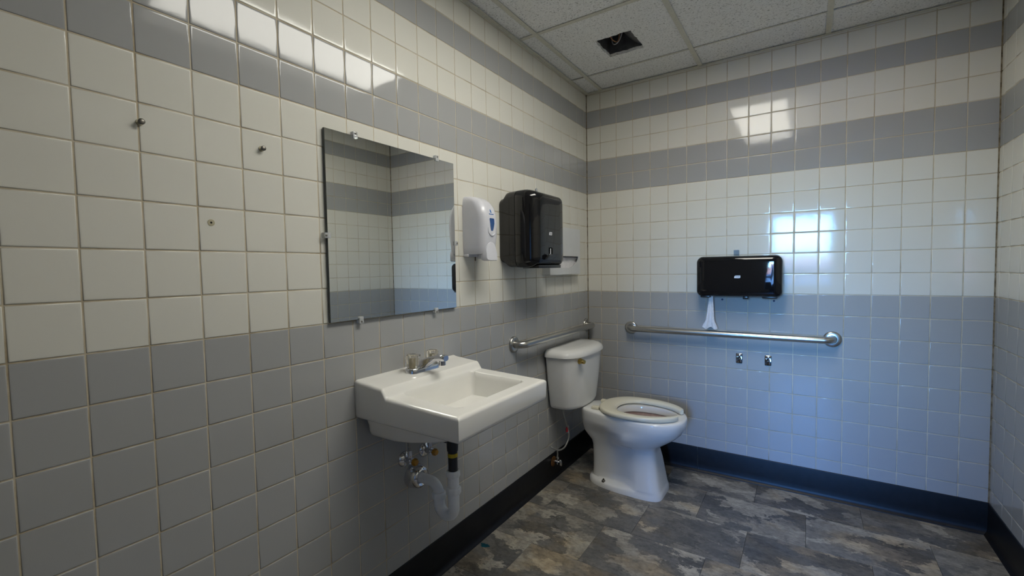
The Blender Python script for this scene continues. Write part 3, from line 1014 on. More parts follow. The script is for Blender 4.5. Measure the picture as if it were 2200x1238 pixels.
for i in range(len(xs) - 1):
    for j in range(len(ysn) - 1):
        bm.faces.new((gv[i][j], gv[i + 1][j], gv[i + 1][j + 1], gv[i][j + 1]))
edge = [gv[i][0] for i in range(len(xs))] + gv[-1][1:] + [gv[i][-1] for i in range(len(xs) - 2, -1, -1)] + list(reversed(gv[0][1:-1]))
def sink_skirt(z, ins, rb=0.0):
    out = []
    for v in edge:
        x = min(v.co.x, SD - ins)
        y = clamp(v.co.y - SY, -SHW + ins, SHW - ins)
        out.append(bm.verts.new((x, SY + y, z)))
    return out
prev = edge
for z, ins in ((0.775, 0.002), (0.766, 0.004), (0.760, 0.010), (0.760, 0.022)):
    cur = sink_skirt(z, ins)
    n = len(cur)
    for k in range(n):
        q = (k + 1) % n
        bm.faces.new((prev[k], cur[k], cur[q], prev[q]))
    prev = cur
bm.faces.new(prev)
und = []
for z, x1, hw, r in ((0.772, 0.425, 0.232, 0.03), (0.752, 0.405, 0.229, 0.04), (0.735, 0.36, 0.227, 0.05), (0.715, 0.27, 0.225, 0.05), (0.704, 0.20, 0.222, 0.05), (0.698, 0.15, 0.212, 0.05), (0.696, 0.12, 0.20, 0.04)):
    und.append([Vector((max(0.001, x1 / 2 + u), SY + v, z)) for u, v in rrect(x1 / 2 - 0.002, hw, r)])
loft(bm, und, False, True)
bmesh.ops.recalc_face_normals(bm, faces=bm.faces[:])
obj('basin', bm, M['porcelain'], sink, True, 60)
bm = bmesh.new()
lathe(bm, [(0, 0.022), (0.002, 0.022), (0.003, 0.017), (0.001, 0.014)], (0.205, SY, sink_h(0.205, 0) + 0.0), (0, 0, 1), 20)
obj('drain_ring', bm, M['chrome'], sink)
# faucet
fz_, fx = 0.8795, 0.066
bm = bmesh.new()
rings = []
for z, s in ((fz_ - 0.004, 0.0), (fz_ + 0.012, 0.0), (fz_ + 0.018, 0.002), (fz_ + 0.021, 0.006)):
    rings.append([Vector((fx + u, SY + v, z)) for u, v in rrect(0.026 - s, 0.078 - s, 0.026)])
loft(bm, rings)
rings = []
for x, z0, z1, hw in ((fx - 0.014, fz_ + 0.012, fz_ + 0.030, 0.013), (fx + 0.0, fz_ + 0.010, fz_ + 0.042, 0.016), (fx + 0.02, fz_ + 0.010, fz_ + 0.050, 0.0165), (fx + 0.045, fz_ + 0.030, fz_ + 0.058, 0.0155),
                       (fx + 0.07, fz_ + 0.043, fz_ + 0.064, 0.015), (fx + 0.095, fz_ + 0.046, fz_ + 0.068, 0.016), (fx + 0.108, fz_ + 0.046, fz_ + 0.069, 0.016), (fx + 0.116, fz_ + 0.047, fz_ + 0.066, 0.013)):
    rings.append([Vector((x, SY + u, (z0 + z1) / 2 + v)) for u, v in rrect(hw, (z1 - z0) / 2, 0.008, 4)])
loft(bm, rings)
faucet = obj('faucet', fix(bm), M['chrome'], sink, True, 50)
bm = bmesh.new()
lathe(bm, [(0, 0.0125), (0.016, 0.0125), (0.0165, 0.010)], (fx + 0.098, SY, fz_ + 0.047), (0, 0, -1), 20)
obj('aerator', bm, M['chrome'], faucet)
bm = bmesh.new()
lathe(bm, [(0, 0.0028), (0.024, 0.0028), (0.025, 0.006), (0.030, 0.0075), (0.033, 0.006)], (fx - 0.020, SY, fz_ + 0.026), (0, 0, 1), 14)
obj('lift_rod', bm, M['chrome'], faucet)
for sy in (-1, 1):
    bm = bmesh.new()
    cen = Vector((fx, SY + sy * 0.052, fz_ + 0.021))
    rings = []
    for z, r in ((0.002, 0.017), (0.006, 0.022), (0.012, 0.0245), (0.040, 0.0245), (0.046, 0.0225), (0.049, 0.017)):
        rings.append([cen + Vector(((r * (1 - 0.07 * (k % 2))) * math.cos(2 * PI * k / 24), (r * (1 - 0.07 * (k % 2))) * math.sin(2 * PI * k / 24), z)) for k in range(24)])
    loft(bm, rings)
    obj('faucet_handle', fix(bm), M['acrylic'], faucet, True, 20)
    bm = bmesh.new()
    lathe(bm, [(-0.002, 0.016), (0.004, 0.014), (0.006, 0.008), (0.034, 0.007), (0.035, 0.004)], cen, (0, 0, 1), 14)
    obj('handle_stem', bm, M['ivory_plug'], faucet)
# tailpiece
DXX = 0.203
bm = bmesh.new()
tube(bm, [(DXX, SY, 0.500), (DXX, SY, 0.612)], 0.0172, 20)
lathe(bm, [(0, 0.020), (0.012, 0.021), (0.052, 0.021), (0.052, 0.026), (0.086, 0.027), (0.10, 0.027)], (DXX, SY, 0.606), (0, 0, 1), 20)
tail = obj('tailpiece', bm, M['black_pipe'], sink)
bm = bmesh.new()
lathe(bm, [(0, 0.0178), (0.014, 0.0178)], (DXX, SY, 0.584), (0, 0, 1), 20, False)
obj('sticker', bm, M['yellow'], tail)
bm = bmesh.new()
lathe(bm, [(0, 0.013), (0.018, 0.013), (0.018, 0.010), (0.024, 0.010)], (DXX - 0.016, SY, 0.640), (-1, 0, 0), 14)
obj('pivot_nut', bm, M['black_pipe'], tail)
bm = bmesh.new()
tube(bm, [(DXX - 0.03, SY, 0.640), (DXX - 0.13, SY, 0.646)], 0.0028, 8)
obj('pivot_rod', bm, M['screw'], tail)
# P-trap
AX, AZ = 0.133, 0.468
path = [Vector((0.012, SY, AZ)), Vector((0.05, SY, AZ))] + arc((AX - 0.042, AZ - 0.042), 0.042, PI / 2, 0, 10, 'xz', SY)
path += [Vector((AX, SY, 0.415))]
bm = bmesh.new()
tube(bm, path, 0.0185, 20)
trap = obj('trap_arm', bm, M['white_pvc'], sink)
ur = (DXX - AX) / 2
path = [Vector((AX, SY, 0.428)), Vector((AX, SY, 0.410))] + arc(((AX + DXX) / 2, 0.395), ur, PI, 2 * PI, 14, 'xz', SY) + [Vector((DXX, SY, 0.43)), Vector((DXX, SY, 0.472))]
bm = bmesh.new()
tube(bm, path, 0.0205, 20)
ubend = obj('trap_bend', bm, M['white_pvc'], sink)
bm = bmesh.new()
lathe(bm, [(0, 0.0205), (0.055, 0.0205), (0.056, 0.019)], (DXX, SY, 0.466), (0, 0, 1), 20)
up = obj('slip_sleeve', bm, M['white_pvc'], sink)
def slip_nut(parent, x, z, h, r):
    bm = bmesh.new()
    rings = []
    for dz, s in ((0, 0.97), (0.002, 1), (h - 0.006, 1), (h - 0.002, 0.93), (h, 0.86)):
        rings.append([Vector((x + r * s * (1 - 0.06 * (k % 4 in (2, 3))) * math.cos(2 * PI * k / 32), SY + r * s * (1 - 0.06 * (k % 4 in (2, 3))) * math.sin(2 * PI * k / 32), z + dz)) for k in range(32)])
    loft(bm, rings)
    obj('slip_nut', fix(bm), M['white_pvc'], parent, True, 30)
slip_nut(ubend, AX, 0.414, 0.024, 0.0265)
slip_nut(up, DXX, 0.450, 0.024, 0.0275)
slip_nut(up, DXX, 0.512, 0.022, 0.0255)
bm = bmesh.new()
lathe(bm, [(0.0, 0.047), (0.006, 0.047), (0.026, 0.044), (0.040, 0.041), (0.047, 0.036), (0.050, 0.029), (0.046, 0.021), (0.036, 0.019)], (0, SY, AZ), (1, 0, 0), 28)
obj('drain_escutcheon', bm, M['chrome'], sink)
settle(sink, (0.0, SY, 0.70))

# sink stop valves
for i, (vy, dy) in enumerate(((-1.706, -0.012), (-1.600, 0.01))):
    vz = 0.546
    t = thing('sink_supply_valve', ('chrome stop valve with amber knob, left of the two under the sink' if i == 0 else 'chrome stop valve with amber knob, right of the two under the sink'), 'valve', 'stop valves under the sink')
    bm = bmesh.new()
    lathe(bm, [(0.0, 0.030), (0.003, 0.030), (0.008, 0.026), (0.014, 0.015), (0.015, 0.010)], (0, vy, vz), (1, 0, 0))
    obj('escutcheon', bm, M['chrome'], t)
    bm = bmesh.new()
    lathe(bm, [(0.012, 0.010), (0.020, 0.010), (0.020, 0.0125), (0.038, 0.0125), (0.038, 0.008), (0.050, 0.007)], (0, vy, vz), (1, 0, 0), 16)
    lathe(bm, [(0, 0.007), (0.016, 0.007), (0.016, 0.009), (0.034, 0.0085)], (0.030, vy, vz + 0.004), (0, 0, 1), 14)
    obj('valve_body', bm, M['chrome'], t)
    bm = bmesh.new()
    rings = []
    for d, s in ((0.048, 0.7), (0.051, 1.0), (0.062, 1.0), (0.066, 0.8)):
        rings.append([Vector((d, vy + 0.0125 * s * (1 + 0.08 * math.cos(6 * a)) * math.cos(a), vz + 0.0125 * s * (1 + 0.08 * math.cos(6 * a)) * math.sin(a))) for a in (2 * PI * k / 36 for k in range(36))])
    loft(bm, rings)
    obj('knob', fix(bm), M['amber'], t)
    bm = bmesh.new()
    tube(bm, catmull([(0.030, vy, vz + 0.036), (0.030, vy + dy * 0.1, vz + 0.07), (0.036, vy + dy, vz + 0.11), (0.045, vy + dy * 1.4, vz + 0.158)], 6), 0.0062, 10)
    obj('hose', bm, M['braid'], t)
    settle(t, (0, vy, vz))

# ------------------------------------------------------------------ mirror
t = thing('wall_mirror', 'square frameless mirror held by clear plastic clips above the sink', 'mirror')
MY0, MY1, MZ0, MZ1 = -2.004, -1.399, 1.092, 1.698
bm = bmesh.new()
rings = [[Vector((x, (MY0 + MY1) / 2 + u, (MZ0 + MZ1) / 2 + v)) for u, v in ((-a, -a2), (a, -a2), (a, a2), (-a, a2))] for x, a, a2 in
         ((0.004, 0.3025, 0.303), (0.0112, 0.3025, 0.303), (0.0120, 0.3015, 0.302))]
loft(bm, rings, True, False)
obj('glass_edge', fix(bm), M['mirror_edge'], t, False)
nbox('glass', M['mirror'], t, 0.0105, 0.0120, MY0 + 0.001, MY1 - 0.001, MZ0 + 0.001, MZ1 - 0.001, smooth=False)
for cy, cz, ty, tz in ((-1.891, MZ1, 0, 1), (-1.502, MZ1, 0, 1), (MY0, 1.366, -1, 0), (MY1, 1.364, 1, 0), (-1.890, MZ0, 0, -1), (-1.526, MZ0, 0, -1)):
    bm = bmesh.new()
    oc = Vector((0, cy, cz))
    out = Vector((0, ty, tz))
    side = Vector((0, tz, -ty)) if False else Vector((0, 1, 0)) if tz else Vector((0, 0, 1))
    def cbox(x0, x1, a0, a1, s):
        c = [oc + out * a_ + side * b_ for a_, b_ in ((a0, -s), (a1, s))]
        ys_ = sorted((c[0].y, c[1].y))
        zs_ = sorted((c[0].z, c[1].z))
        box(bm, x0, x1, ys_[0], ys_[1], zs_[0], zs_[1], bevel=0.0015)
    cbox(0.0005, 0.0165, 0.0008, 0.013, 0.0085)
    cbox(0.0123, 0.0175, -0.009, 0.0022, 0.0085)
    cl = obj('clip', bm, M['clip'], t, True, 30)
    bm = bmesh.new()
    lathe(bm, [(0.012, 0.0034), (0.0178, 0.0034), (0.0186, 0.002)], oc + out * 0.0072, (1, 0, 0), 10)
    obj('clip_screw', bm, M['screw'], cl)
settle(t, (0, (MY0 + MY1) / 2, MZ0))

# ------------------------------------------------------------------ leftover fixings on the wall with the mirror
for i, (y, z, lab) in enumerate(((-2.460, 1.596, 'small metal screw in the white tile joint farthest left'), (-2.191, 1.594, 'small metal screw in a white tile between mirror and the other screw'))):
    t = thing('wall_screw', lab, 'screw', 'screws left in the tiled wall')
    bm = bmesh.new()
    lathe(bm, [(-0.004, 0.0075), (0.0015, 0.0075), (0.002, 0.005)], (0, y, z), (1, 0, 0), 14)
    obj('anchor', bm, M['ivory_plug'], t)
    bm = bmesh.new()
    lathe(bm, [(0.0, 0.003), (0.009, 0.003), (0.0095, 0.0066), (0.013, 0.0066), (0.0145, 0.0048), (0.0148, 0.001)], (0, y, z), (1, 0.02, 0), 14)
    obj('screw_head', bm, M['screw'], t)
    settle(t, (0, y, z))
t = thing('wall_anchor', 'empty plastic wall anchor with brown rim in a white tile', 'anchor')
bm = bmesh.new()
lathe(bm, [(-0.003, 0.0085), (0.0007, 0.0085), (0.0012, 0.0065), (0.0009, 0.0026), (-0.002, 0.0024)], (0, -2.324, 1.382), (1, 0, 0), 16, False)
obj('rim', bm, M['ivory_plug'], t)
bm = bmesh.new()
lathe(bm, [(-0.003, 0.003), (0.0008, 0.003)], (0, -2.324, 1.382), (1, 0, 0), 10)
obj('socket', bm, M['hole'], t)
settle(t, (0, -2.324, 1.382))
for i, q in enumerate(((0.846, 1.052, 'left'), (1.107, 1.050, 'right'))):
    bm = bmesh.new()
    lathe(bm, [(-0.003, 0.0055), (0.0025, 0.0055), (0.0035, 0.003)], (q[0], 0, q[1]), (0, -1, 0), 12)
    tag(obj('wall_plug', bm, M['navy_plug']), 'tiny dark blue plug below the %s half of the wide black dispenser' % q[2], 'plug', 'plugs under the wide dispenser')

# ------------------------------------------------------------------ dispensers
def text_mesh(s, size, extrude=0.0):
    cu = bpy.data.curves.new('lettering', 'FONT')
    cu.body = s
    cu.size = size
    cu.align_x = 'CENTER'
    cu.align_y = 'CENTER'
    cu.extrude = extrude
    ob = bpy.data.objects.new('lettering', cu)
    COL.objects.link(ob)
    dg = bpy.context.evaluated_depsgraph_get()
    me = bpy.data.meshes.new_from_object(ob.evaluated_get(dg))
    bpy.data.objects.remove(ob)
    return me

def leaf_logo(parent, origin, udir, ndir, w_):
    """White leaf-shaped badge with dark lettering, lying on a surface."""
    o, u, n = Vector(origin), Vector(udir), Vector(ndir)
    v = Vector((0, 0, 1))
    bm = bmesh.new()
    h_ = w_ * 0.5
    pts = [(-0.5, -0.5), (0.30, -0.5), (0.44, -0.42), (0.5, -0.2), (0.5, 0.5), (-0.25, 0.5), (-0.42, 0.36), (-0.5, 0.1)]
    loft(bm, [[o + u * (a * w_) + v * (b_ * h_) + n * d for a, b_ in pts] for d in (-0.0005, 0.0007)])
    badge = obj('badge', fix(bm), M['mark_white'], parent, False)
    me = text_mesh('Tork', h_ * 0.62, 0.0002)
    tx = bpy.data.objects.new('lettering', me)
    me.materials.append(M['black_satin'])
    COL.objects.link(tx)
    tx.parent = badge
    mt = Matrix((u, v, n)).transposed().to_4x4()
    mt.translation = o + n * 0.0009
    tx.matrix_local = mt
    return badge

# black hand-towel dispenser on the mirror wall
t = thing('towel_dispenser', 'tall glossy black paper towel dispenser beside the white soap dispenser', 'dispenser')
ty, tz, thw, thh = -0.8875, 1.443, 0.168, 0.187
def tw_ring(x, iy, iz, r, dz=0.0):
    return [Vector((x, ty + u, tz + dz + v)) for u, v in rrect(thw - iy, thh - iz, r, 7)]
bm = bmesh.new()
loft(bm, [tw_ring(0.0005, 0.004, 0.034, 0.030, -0.004), tw_ring(0.006, 0.001, 0.030, 0.033, -0.004), tw_ring(0.020, 0.000, 0.026, 0.034, -0.004), tw_ring(0.036, 0.000, 0.006, 0.040), tw_ring(0.05, 0.0, 0.003, 0.040), tw_ring(0.090, 0.0, 0.002, 0.040), tw_ring(0.0915, 0.002, 0.004, 0.040)])
obj('back_body', fix(bm), M['black_smoke'], t, True, 50)
bm = bmesh.new()
rings = [tw_ring(0.092, 0.002, 0.004, 0.040), tw_ring(0.0935, 0.0, 0.001, 0.041), tw_ring(0.13, 0.002, 0.0, 0.042)]
for k in range(1, 8):
    a = PI / 2 * k / 8
    rings.append(tw_ring(0.13 + 0.072 * math.sin(a), 0.002 + 0.060 * (1 - math.cos(a)), 0.030 * (1 - math.cos(a)) + 0.006 * math.sin(a), 0.042 - 0.012 * math.sin(a)))
rings.append(tw_ring(0.2035, 0.064, 0.038, 0.024))
rings.append(tw_ring(0.2055, 0.09, 0.066, 0.02))
loft(bm, rings)
cover = obj('cover', fix(bm), M['black_gloss'], t, True, 60)
nbox('paper_slot', M['black_satin'], t, 0.10, 0.190, ty - 0.115, ty + 0.115, tz - thh - 0.003, tz - thh + 0.012, bevel=0.002)
leaf_logo(t, (0.2055, ty - 0.022, 1.421), (0, 1, 0), (1, 0, 0), 0.030)
bm = bmesh.new()
loft(bm, [[Vector((x, ty - 0.024 + u * s, 1.335 + v * s)) for u, v in rrect(0.020, 0.022, 0.006)] for x, s in ((0.203, 1.0), (0.2062, 1.0), (0.2068, 0.9), (0.2055, 0.8))])
lens = obj('level_window', fix(bm), M['black_smoke'], t)
nbox('window_mark', M['mark_white'], lens, 0.2055, 0.2064, ty - 0.028, ty - 0.020, 1.321, 1.349, smooth=False)
bm = bmesh.new()
rings = []
kz = 1.630
for x in (0.006, 0.0085):
    rings.append([Vector((x, -0.700 + u, 1.660 + v)) for u, v in rrect(0.0095, 0.034, 0.0095)])
loft(bm, rings)
ky = obj('key_tab', fix(bm), M['key_tab'], t)
bm = bmesh.new()
loft(bm, [[Vector((x, -0.700 + 0.0048 * math.cos(a), 1.684 + 0.0048 * math.sin(a))) for a in (2 * PI * k / 14 for k in range(14))] for x in (0.0055, 0.0088)])
obj('key_eye', fix(bm), M['mark_white'], ky)
settle(t, (0, ty, tz - thh))

# white toilet-seat-cover dispenser
t = thing('seat_cover_dispenser', 'flat white paper seat cover dispenser in the corner behind the black dispenser', 'dispenser')
cy0, cy1, cz0, cz1, cd = -0.635, -0.236, 1.213, 1.492, 0.050
cm = (cy0 + cy1) / 2
bm = bmesh.new()
box(bm, 0.0005, 0.003, cy0, cy1, cz0, cz1)
box(bm, 0.003, cd, cy0, cy0 + 0.0015, cz0, cz1)
box(bm, 0.003, cd, cy1 - 0.0015, cy1, cz0, cz1)
box(bm, 0.003, cd, cy0, cy1, cz0, cz0 + 0.0015)
box(bm, 0.003, cd, cy0, cy1, cz1 - 0.0015, cz1)
obj('case', bm, M['white_box'], t, False)
bm = bmesh.new()
zo, hwo, dep = 1.322, 0.172, 0.072
top, cut = [], []
NF = 40
ys_ = [cy0 + (cy1 - cy0) * k / NF for k in range(NF + 1)]
def smile(y):
    s = abs(y - cm) / hwo
    if s >= 1: return None
    return zo - dep * (1 - s ** 2.2) ** 0.6
def quad3(y0_, y1_, za0, za1, zb0, zb1):
    loft(bm, [[Vector((cd, y0_, za0)), Vector((cd + 0.0018, y0_, za0)), Vector((cd + 0.0018, y0_, zb0)), Vector((cd, y0_, zb0))],
              [Vector((cd, y1_, za1)), Vector((cd + 0.0018, y1_, za1)), Vector((cd + 0.0018, y1_, zb1)), Vector((cd, y1_, zb1))]])
quad3(cy0, cy1, zo, zo, cz1, cz1)
edges_ = [cy0] + [cm - hwo * math.cos(PI * k / 36) for k in range(37)] + [cy1]
for a, b_ in zip(edges_, edges_[1:]):
    fa, fb = smile(a), smile(b_)
    quad3(a, b_, cz0, cz0, zo if fa is None else fa, zo if fb is None else fb)
bmesh.ops.remove_doubles(bm, verts=bm.verts[:], dist=1e-6)
obj('front_panel', fix(bm), M['white_box'], t, False)
bm = bmesh.new()
rings = []
for k in range(25):
    y = cy0 + 0.01 + (cy1 - cy0 - 0.02) * k / 24
    wv = 0.006 * math.sin(k * 1.7) + 0.004 * math.sin(k * 3.1 + 1)
    rings.append([Vector((0.012, y, 1.225)), Vector((0.030 + wv, y, 1.232)), Vector((0.034 + wv, y, 1.262 + wv)), Vector((0.028 - wv, y, 1.29)), Vector((0.036 + wv * 0.6, y, 1.315)), Vector((0.012, y, 1.33))])
loft(bm, rings)
obj('paper_stack', fix(bm), M['paper'], t)
settle(t, (0, cm, cz0))

# white soap dispenser
t = thing('soap_dispenser', 'white plastic foam soap dispenser between mirror and black dispenser', 'dispenser')
sy = -1.277
def so_ring(z, d, hw, rf, x0=0.0005, n=7):
    pts = [Vector((x0, sy - hw, z)), Vector((x0, sy, z)), Vector((x0, sy + hw, z))]
    rx = min(rf * 1.2, d * 0.95)
    for k in range(n + 1):
        a = PI / 2 * k / n
        pts.append(Vector((d - rx + rx * math.sin(a), sy + (hw - rf) + rf * math.cos(a), z)))
    for k in range(n + 1):
        a = PI / 2 * k / n
        pts.append(Vector((d - rx + rx * math.cos(a), sy - (hw - rf) - rf * math.sin(a), z)))
    return pts
bm = bmesh.new()
SO = [(1.318, 0.098, 0.052, 0.026), (1.320, 0.100, 0.054, 0.027), (1.345, 0.108, 0.0555, 0.027), (1.40, 0.116, 0.0565, 0.028), (1.45, 0.119, 0.0565, 0.029), (1.49, 0.115, 0.0565, 0.030),
      (1.52, 0.104, 0.0560, 0.031), (1.543, 0.088, 0.0540, 0.032), (1.558, 0.070, 0.051, 0.032), (1.567, 0.050, 0.046, 0.030), (1.571, 0.030, 0.038, 0.022), (1.572, 0.012, 0.025, 0.008)]
loft(bm, [so_ring(*q) for q in SO])
body = obj('body', fix(bm), M['white_plastic'], t, True, 70)
bm = bmesh.new()
rings = []
outl = []
for k in range(33):
    a = PI * k / 32
    outl.append((0.040 * math.cos(a), 1.318 + 0.052 * math.sin(a) ** 0.8))
outl += [(-0.040, 1.300), (-0.036, 1.292), (-0.026, 1.289), (0.026, 1.289), (0.036, 1.292), (0.040, 1.300)]
def lev_x(u, z): return 0.1075 + 0.013 * clamp((1.37 - z) / 0.05) - 8.0 * u * u
rings.append([Vector((lev_x(u, z) - 0.024, sy + u, z)) for u, z in outl])
rings.append([Vector((lev_x(u, z) + 0.004, sy + u, z)) for u, z in outl])
rings.append([Vector((lev_x(u, z) + 0.008, sy + u * 0.95, 1.325 + (z - 1.325) * 0.95)) for u, z in outl])
loft(bm, rings)
obj('push_lever', fix(bm), M['white_plastic'], t, True, 45)
def front_x(z, u):                               # front of the soap body
    k = [q[:2] for q in SO]
    x = k[-1][1]
    for (z0, x0), (z1, x1) in zip(k, k[1:]):
        if z0 <= z <= z1: x = x0 + (x1 - x0) * (z - z0) / (z1 - z0)
    return x - max(0, abs(u) - 0.0260) ** 2 * 12
bm = bmesh.new()
rows = [(1.418, 0.004), (1.421, 0.0072), (1.430, 0.0105), (1.440, 0.0130), (1.450, 0.0150), (1.460, 0.0160), (1.468, 0.0165), (1.472, 0.0140)]
loft(bm, [[Vector((front_x(z, 0) + d, sy + q * hw, z)) for q, d in ((-1, -0.002), (-1, 0.0012), (1, 0.0012), (1, -0.002))] for z, hw in rows])
obj('level_window', fix(bm), M['window_blue'], body, False)
bm = bmesh.new()
path = [Vector((front_x(z, u) + 0.001, sy + u, z)) for u, z in [(0.030 * math.cos(a), 1.432 + 0.034 * math.sin(a)) for a in [PI + PI * k / 20 for k in range(21)]]]
tube(bm, path, [0.0008 + 0.0022 * math.sin(PI * k / 20) for k in range(21)], 8)
obj('raised_rim', bm, M['white_plastic'], body)
bm = bmesh.new()
loft(bm, [[Vector((front_x(z, u) + d, sy + u, z)) for u, z in ((-0.004, 1.496), (0.005, 1.496), (0.004, 1.508), (0.0, 1.512), (-0.003, 1.508))] for d in (-0.001, 0.0009)])
for k in range(9):
    u = -0.015 + 0.0036 * k
    box(bm, front_x(1.4895, u) - 0.001, front_x(1.4895, u) + 0.0012, sy + u - 0.0012, sy + u + 0.0013, 1.4880 - (0.0007 if k % 3 == 1 else 0), 1.4912 + (0.0009 if k in (0, 8) else 0))
obj('logo', fix(bm), M['blue_print'], body, False)
nbox('nozzle', M['white_plastic'], t, 0.040, 0.052, sy - 0.006, sy + 0.006, 1.299, 1.319, bevel=0.002)
nbox('base_rail', M['white_plastic'], t, 0.0005, 0.028, sy - 0.056, sy + 0.056, 1.308, 1.319, bevel=0.002)
bm = bmesh.new()
lathe(bm, [(0, 0.003), (0.016, 0.003), (0.020, 0.001)], (0.020, sy + 0.004, 1.309), (0, 0, -1), 8)
obj('drip_pin', bm, M['screw'], t)
settle(t, (0, sy, 1.29))

# wide black toilet-paper dispenser on the back wall
t = thing('tissue_dispenser', 'wide glossy black double-roll toilet paper dispenser on the back wall', 'dispenser')
px0, px1, pz0, pz1, pd = 0.726, 1.152, 1.076, 1.300, 0.140
pcx, pcz, phw, phh = (px0 + px1) / 2, (pz0 + pz1) / 2, (px1 - px0) / 2, (pz1 - pz0) / 2
def tp_ring(y, ix, iz, r):
    out = []
    for u, v in rrect(phw - ix, phh - iz, r, 8):
        bow = 0.008 * (1 - (u / phw) ** 2) if v > 0 else 0.0
        out.append(Vector((pcx + u, -y, pcz + v + bow * (v / phh))))
    return out
def dense(ring):
    return ring
bm = bmesh.new()
loft(bm, [tp_ring(0.0005, 0.006, 0.010, 0.028), tp_ring(0.01, 0.004, 0.008, 0.030), tp_ring(0.060, 0.001, 0.003, 0.032)])
obj('back_body', fix(bm), M['black_satin'], t, True, 50)
bm = bmesh.new()
rings = [tp_ring(0.0605, 0.001, 0.003, 0.032), tp_ring(0.062, 0.0, 0.0, 0.034), tp_ring(0.105, 0.0, 0.0, 0.034)]
for k in range(1, 7):
    a = PI / 2 * k / 7
    rings.append(tp_ring(0.105 + 0.030 * math.sin(a), 0.030 * (1 - math.cos(a)), 0.024 * (1 - math.cos(a)), 0.034 - 0.010 * math.sin(a)))
rings.append(tp_ring(0.1362, 0.034, 0.028, 0.020))
rings.append(tp_ring(0.1368, 0.048, 0.042, 0.014))
loft(bm, rings)
obj('cover', fix(bm), M['black_gloss'], t, True, 60)
leaf_logo(t, (0.940, -0.1368, 1.187), (1, 0, 0), (0, -1, 0), 0.030)
bm = bmesh.new()
box(bm, 0.965, 0.992, -0.118, -0.090, pz0 - 0.012, pz0 + 0.006, bevel=0.003)
obj('lock', bm, M['black_satin'], t)
for xa, xb in ((0.748, 0.800), (1.058, 1.128)):
    bm = bmesh.new()
    box(bm, xa, xb, -0.120, -0.030, pz0 - 0.006, pz0 + 0.006, bevel=0.003)
    obj('paper_outlet', bm, M['black_satin'], t)
bm = bmesh.new()
loft(bm, [[Vector((0.920 + u, -y, 1.318 + v)) for u, v in rrect(0.0145, 0.020, 0.003)] for y in (0.004, 0.0065)])
obj('key_tab', fix(bm), M['key_tab'], t, True, 30)
settle(t, (pcx, 0, pz0))

# toilet paper tail hanging from it
bm = bmesh.new()
rings = []
NZ = 22
for i in range(NZ + 1):
    f_ = i / NZ
    z = 1.085 - 0.196 * f_
    hw = 0.010 + 0.014 * f_ ** 1.3 + (0.013 * sstep((f_ - 0.75) / 0.25))
    cx_ = 0.800 - 0.010 * f_
    row_f, row_b = [], []
    for k in range(13):
        s = k / 12 * 2 - 1
        y = -0.088 + 0.007 * f_ * math.sin(s * 7 + 0.6) + 0.006 * (1 - f_) * (1 - s * s) + 0.016 * f_
        zz_ = z + (0.007 * math.sin(s * 5.0 + 1.0) * sstep((f_ - 0.7) / 0.3))
        row_f.append(Vector((cx_ + hw * s + 0.004 * f_ * s, y - 0.0006, zz_)))
        row_b.append(Vector((cx_ + hw * s + 0.004 * f_ * s, y + 0.0006, zz_)))
    rings.append(row_f + row_b[::-1])
loft(bm, rings)
tag(obj('toilet_paper', fix(bm), M['paper'], None, True, 60), 'strip of white toilet paper hanging down to the long grab bar', 'paper')

# ------------------------------------------------------------------ grab bars
def grab_bar(label, p0, p1, nrm):
    t = thing('grab_bar', label, 'grab bar', 'steel grab bars around the toilet')
    p0, p1, n = Vector(p0), Vector(p1), Vector(nrm)
    d = (p1 - p0).normalized()
    so, r = 0.060, 0.038
    path = [p0 + n * 0.004, p0 + n * (so - r)]
    for k in range(1, 9):
        a = PI / 2 * k / 8
        path.append(p0 + n * (so - r + r * math.sin(a)) + d * (r - r * math.cos(a)))
    m0 = p0 + n * so + d * r
    m1 = p1 + n * so - d * r
    for k in range(1, 12): path.append(m0.lerp(m1, k / 12))
    path.append(m1)
    for k in range(1, 9):
        a = PI / 2 * k / 8
        path.append(p1 + n * (so - r + r * math.cos(a)) - d * (r - r * math.sin(a)))
    path += [p1 + n * 0.004]
    bm = bmesh.new()
    tube(bm, path, 0.0185, 22)
    obj('tube', bm, M['steel'], t, True, 60)
    for q in (p0, p1):
        bm = bmesh.new()
        lathe(bm, [(0.0002, 0.0415), (0.004, 0.0415), (0.009, 0.0395), (0.0125, 0.034), (0.0128, 0.021), (0.010, 0.0187)], q, n, 36)
        obj('flange', bm, M['steel'], t, True, 50)
    settle(t, (p0 + p1) / 2)
grab_bar('shorter brushed steel grab bar on the wall above the toilet tank', (0, -0.946, 0.864), (0, -0.044, 0.864), (1, 0, 0))
grab_bar('long brushed steel grab bar on the back wall under the wide dispenser', (0.303, 0, 0.856), (1.372, 0, 0.856), (0, -1, 0))

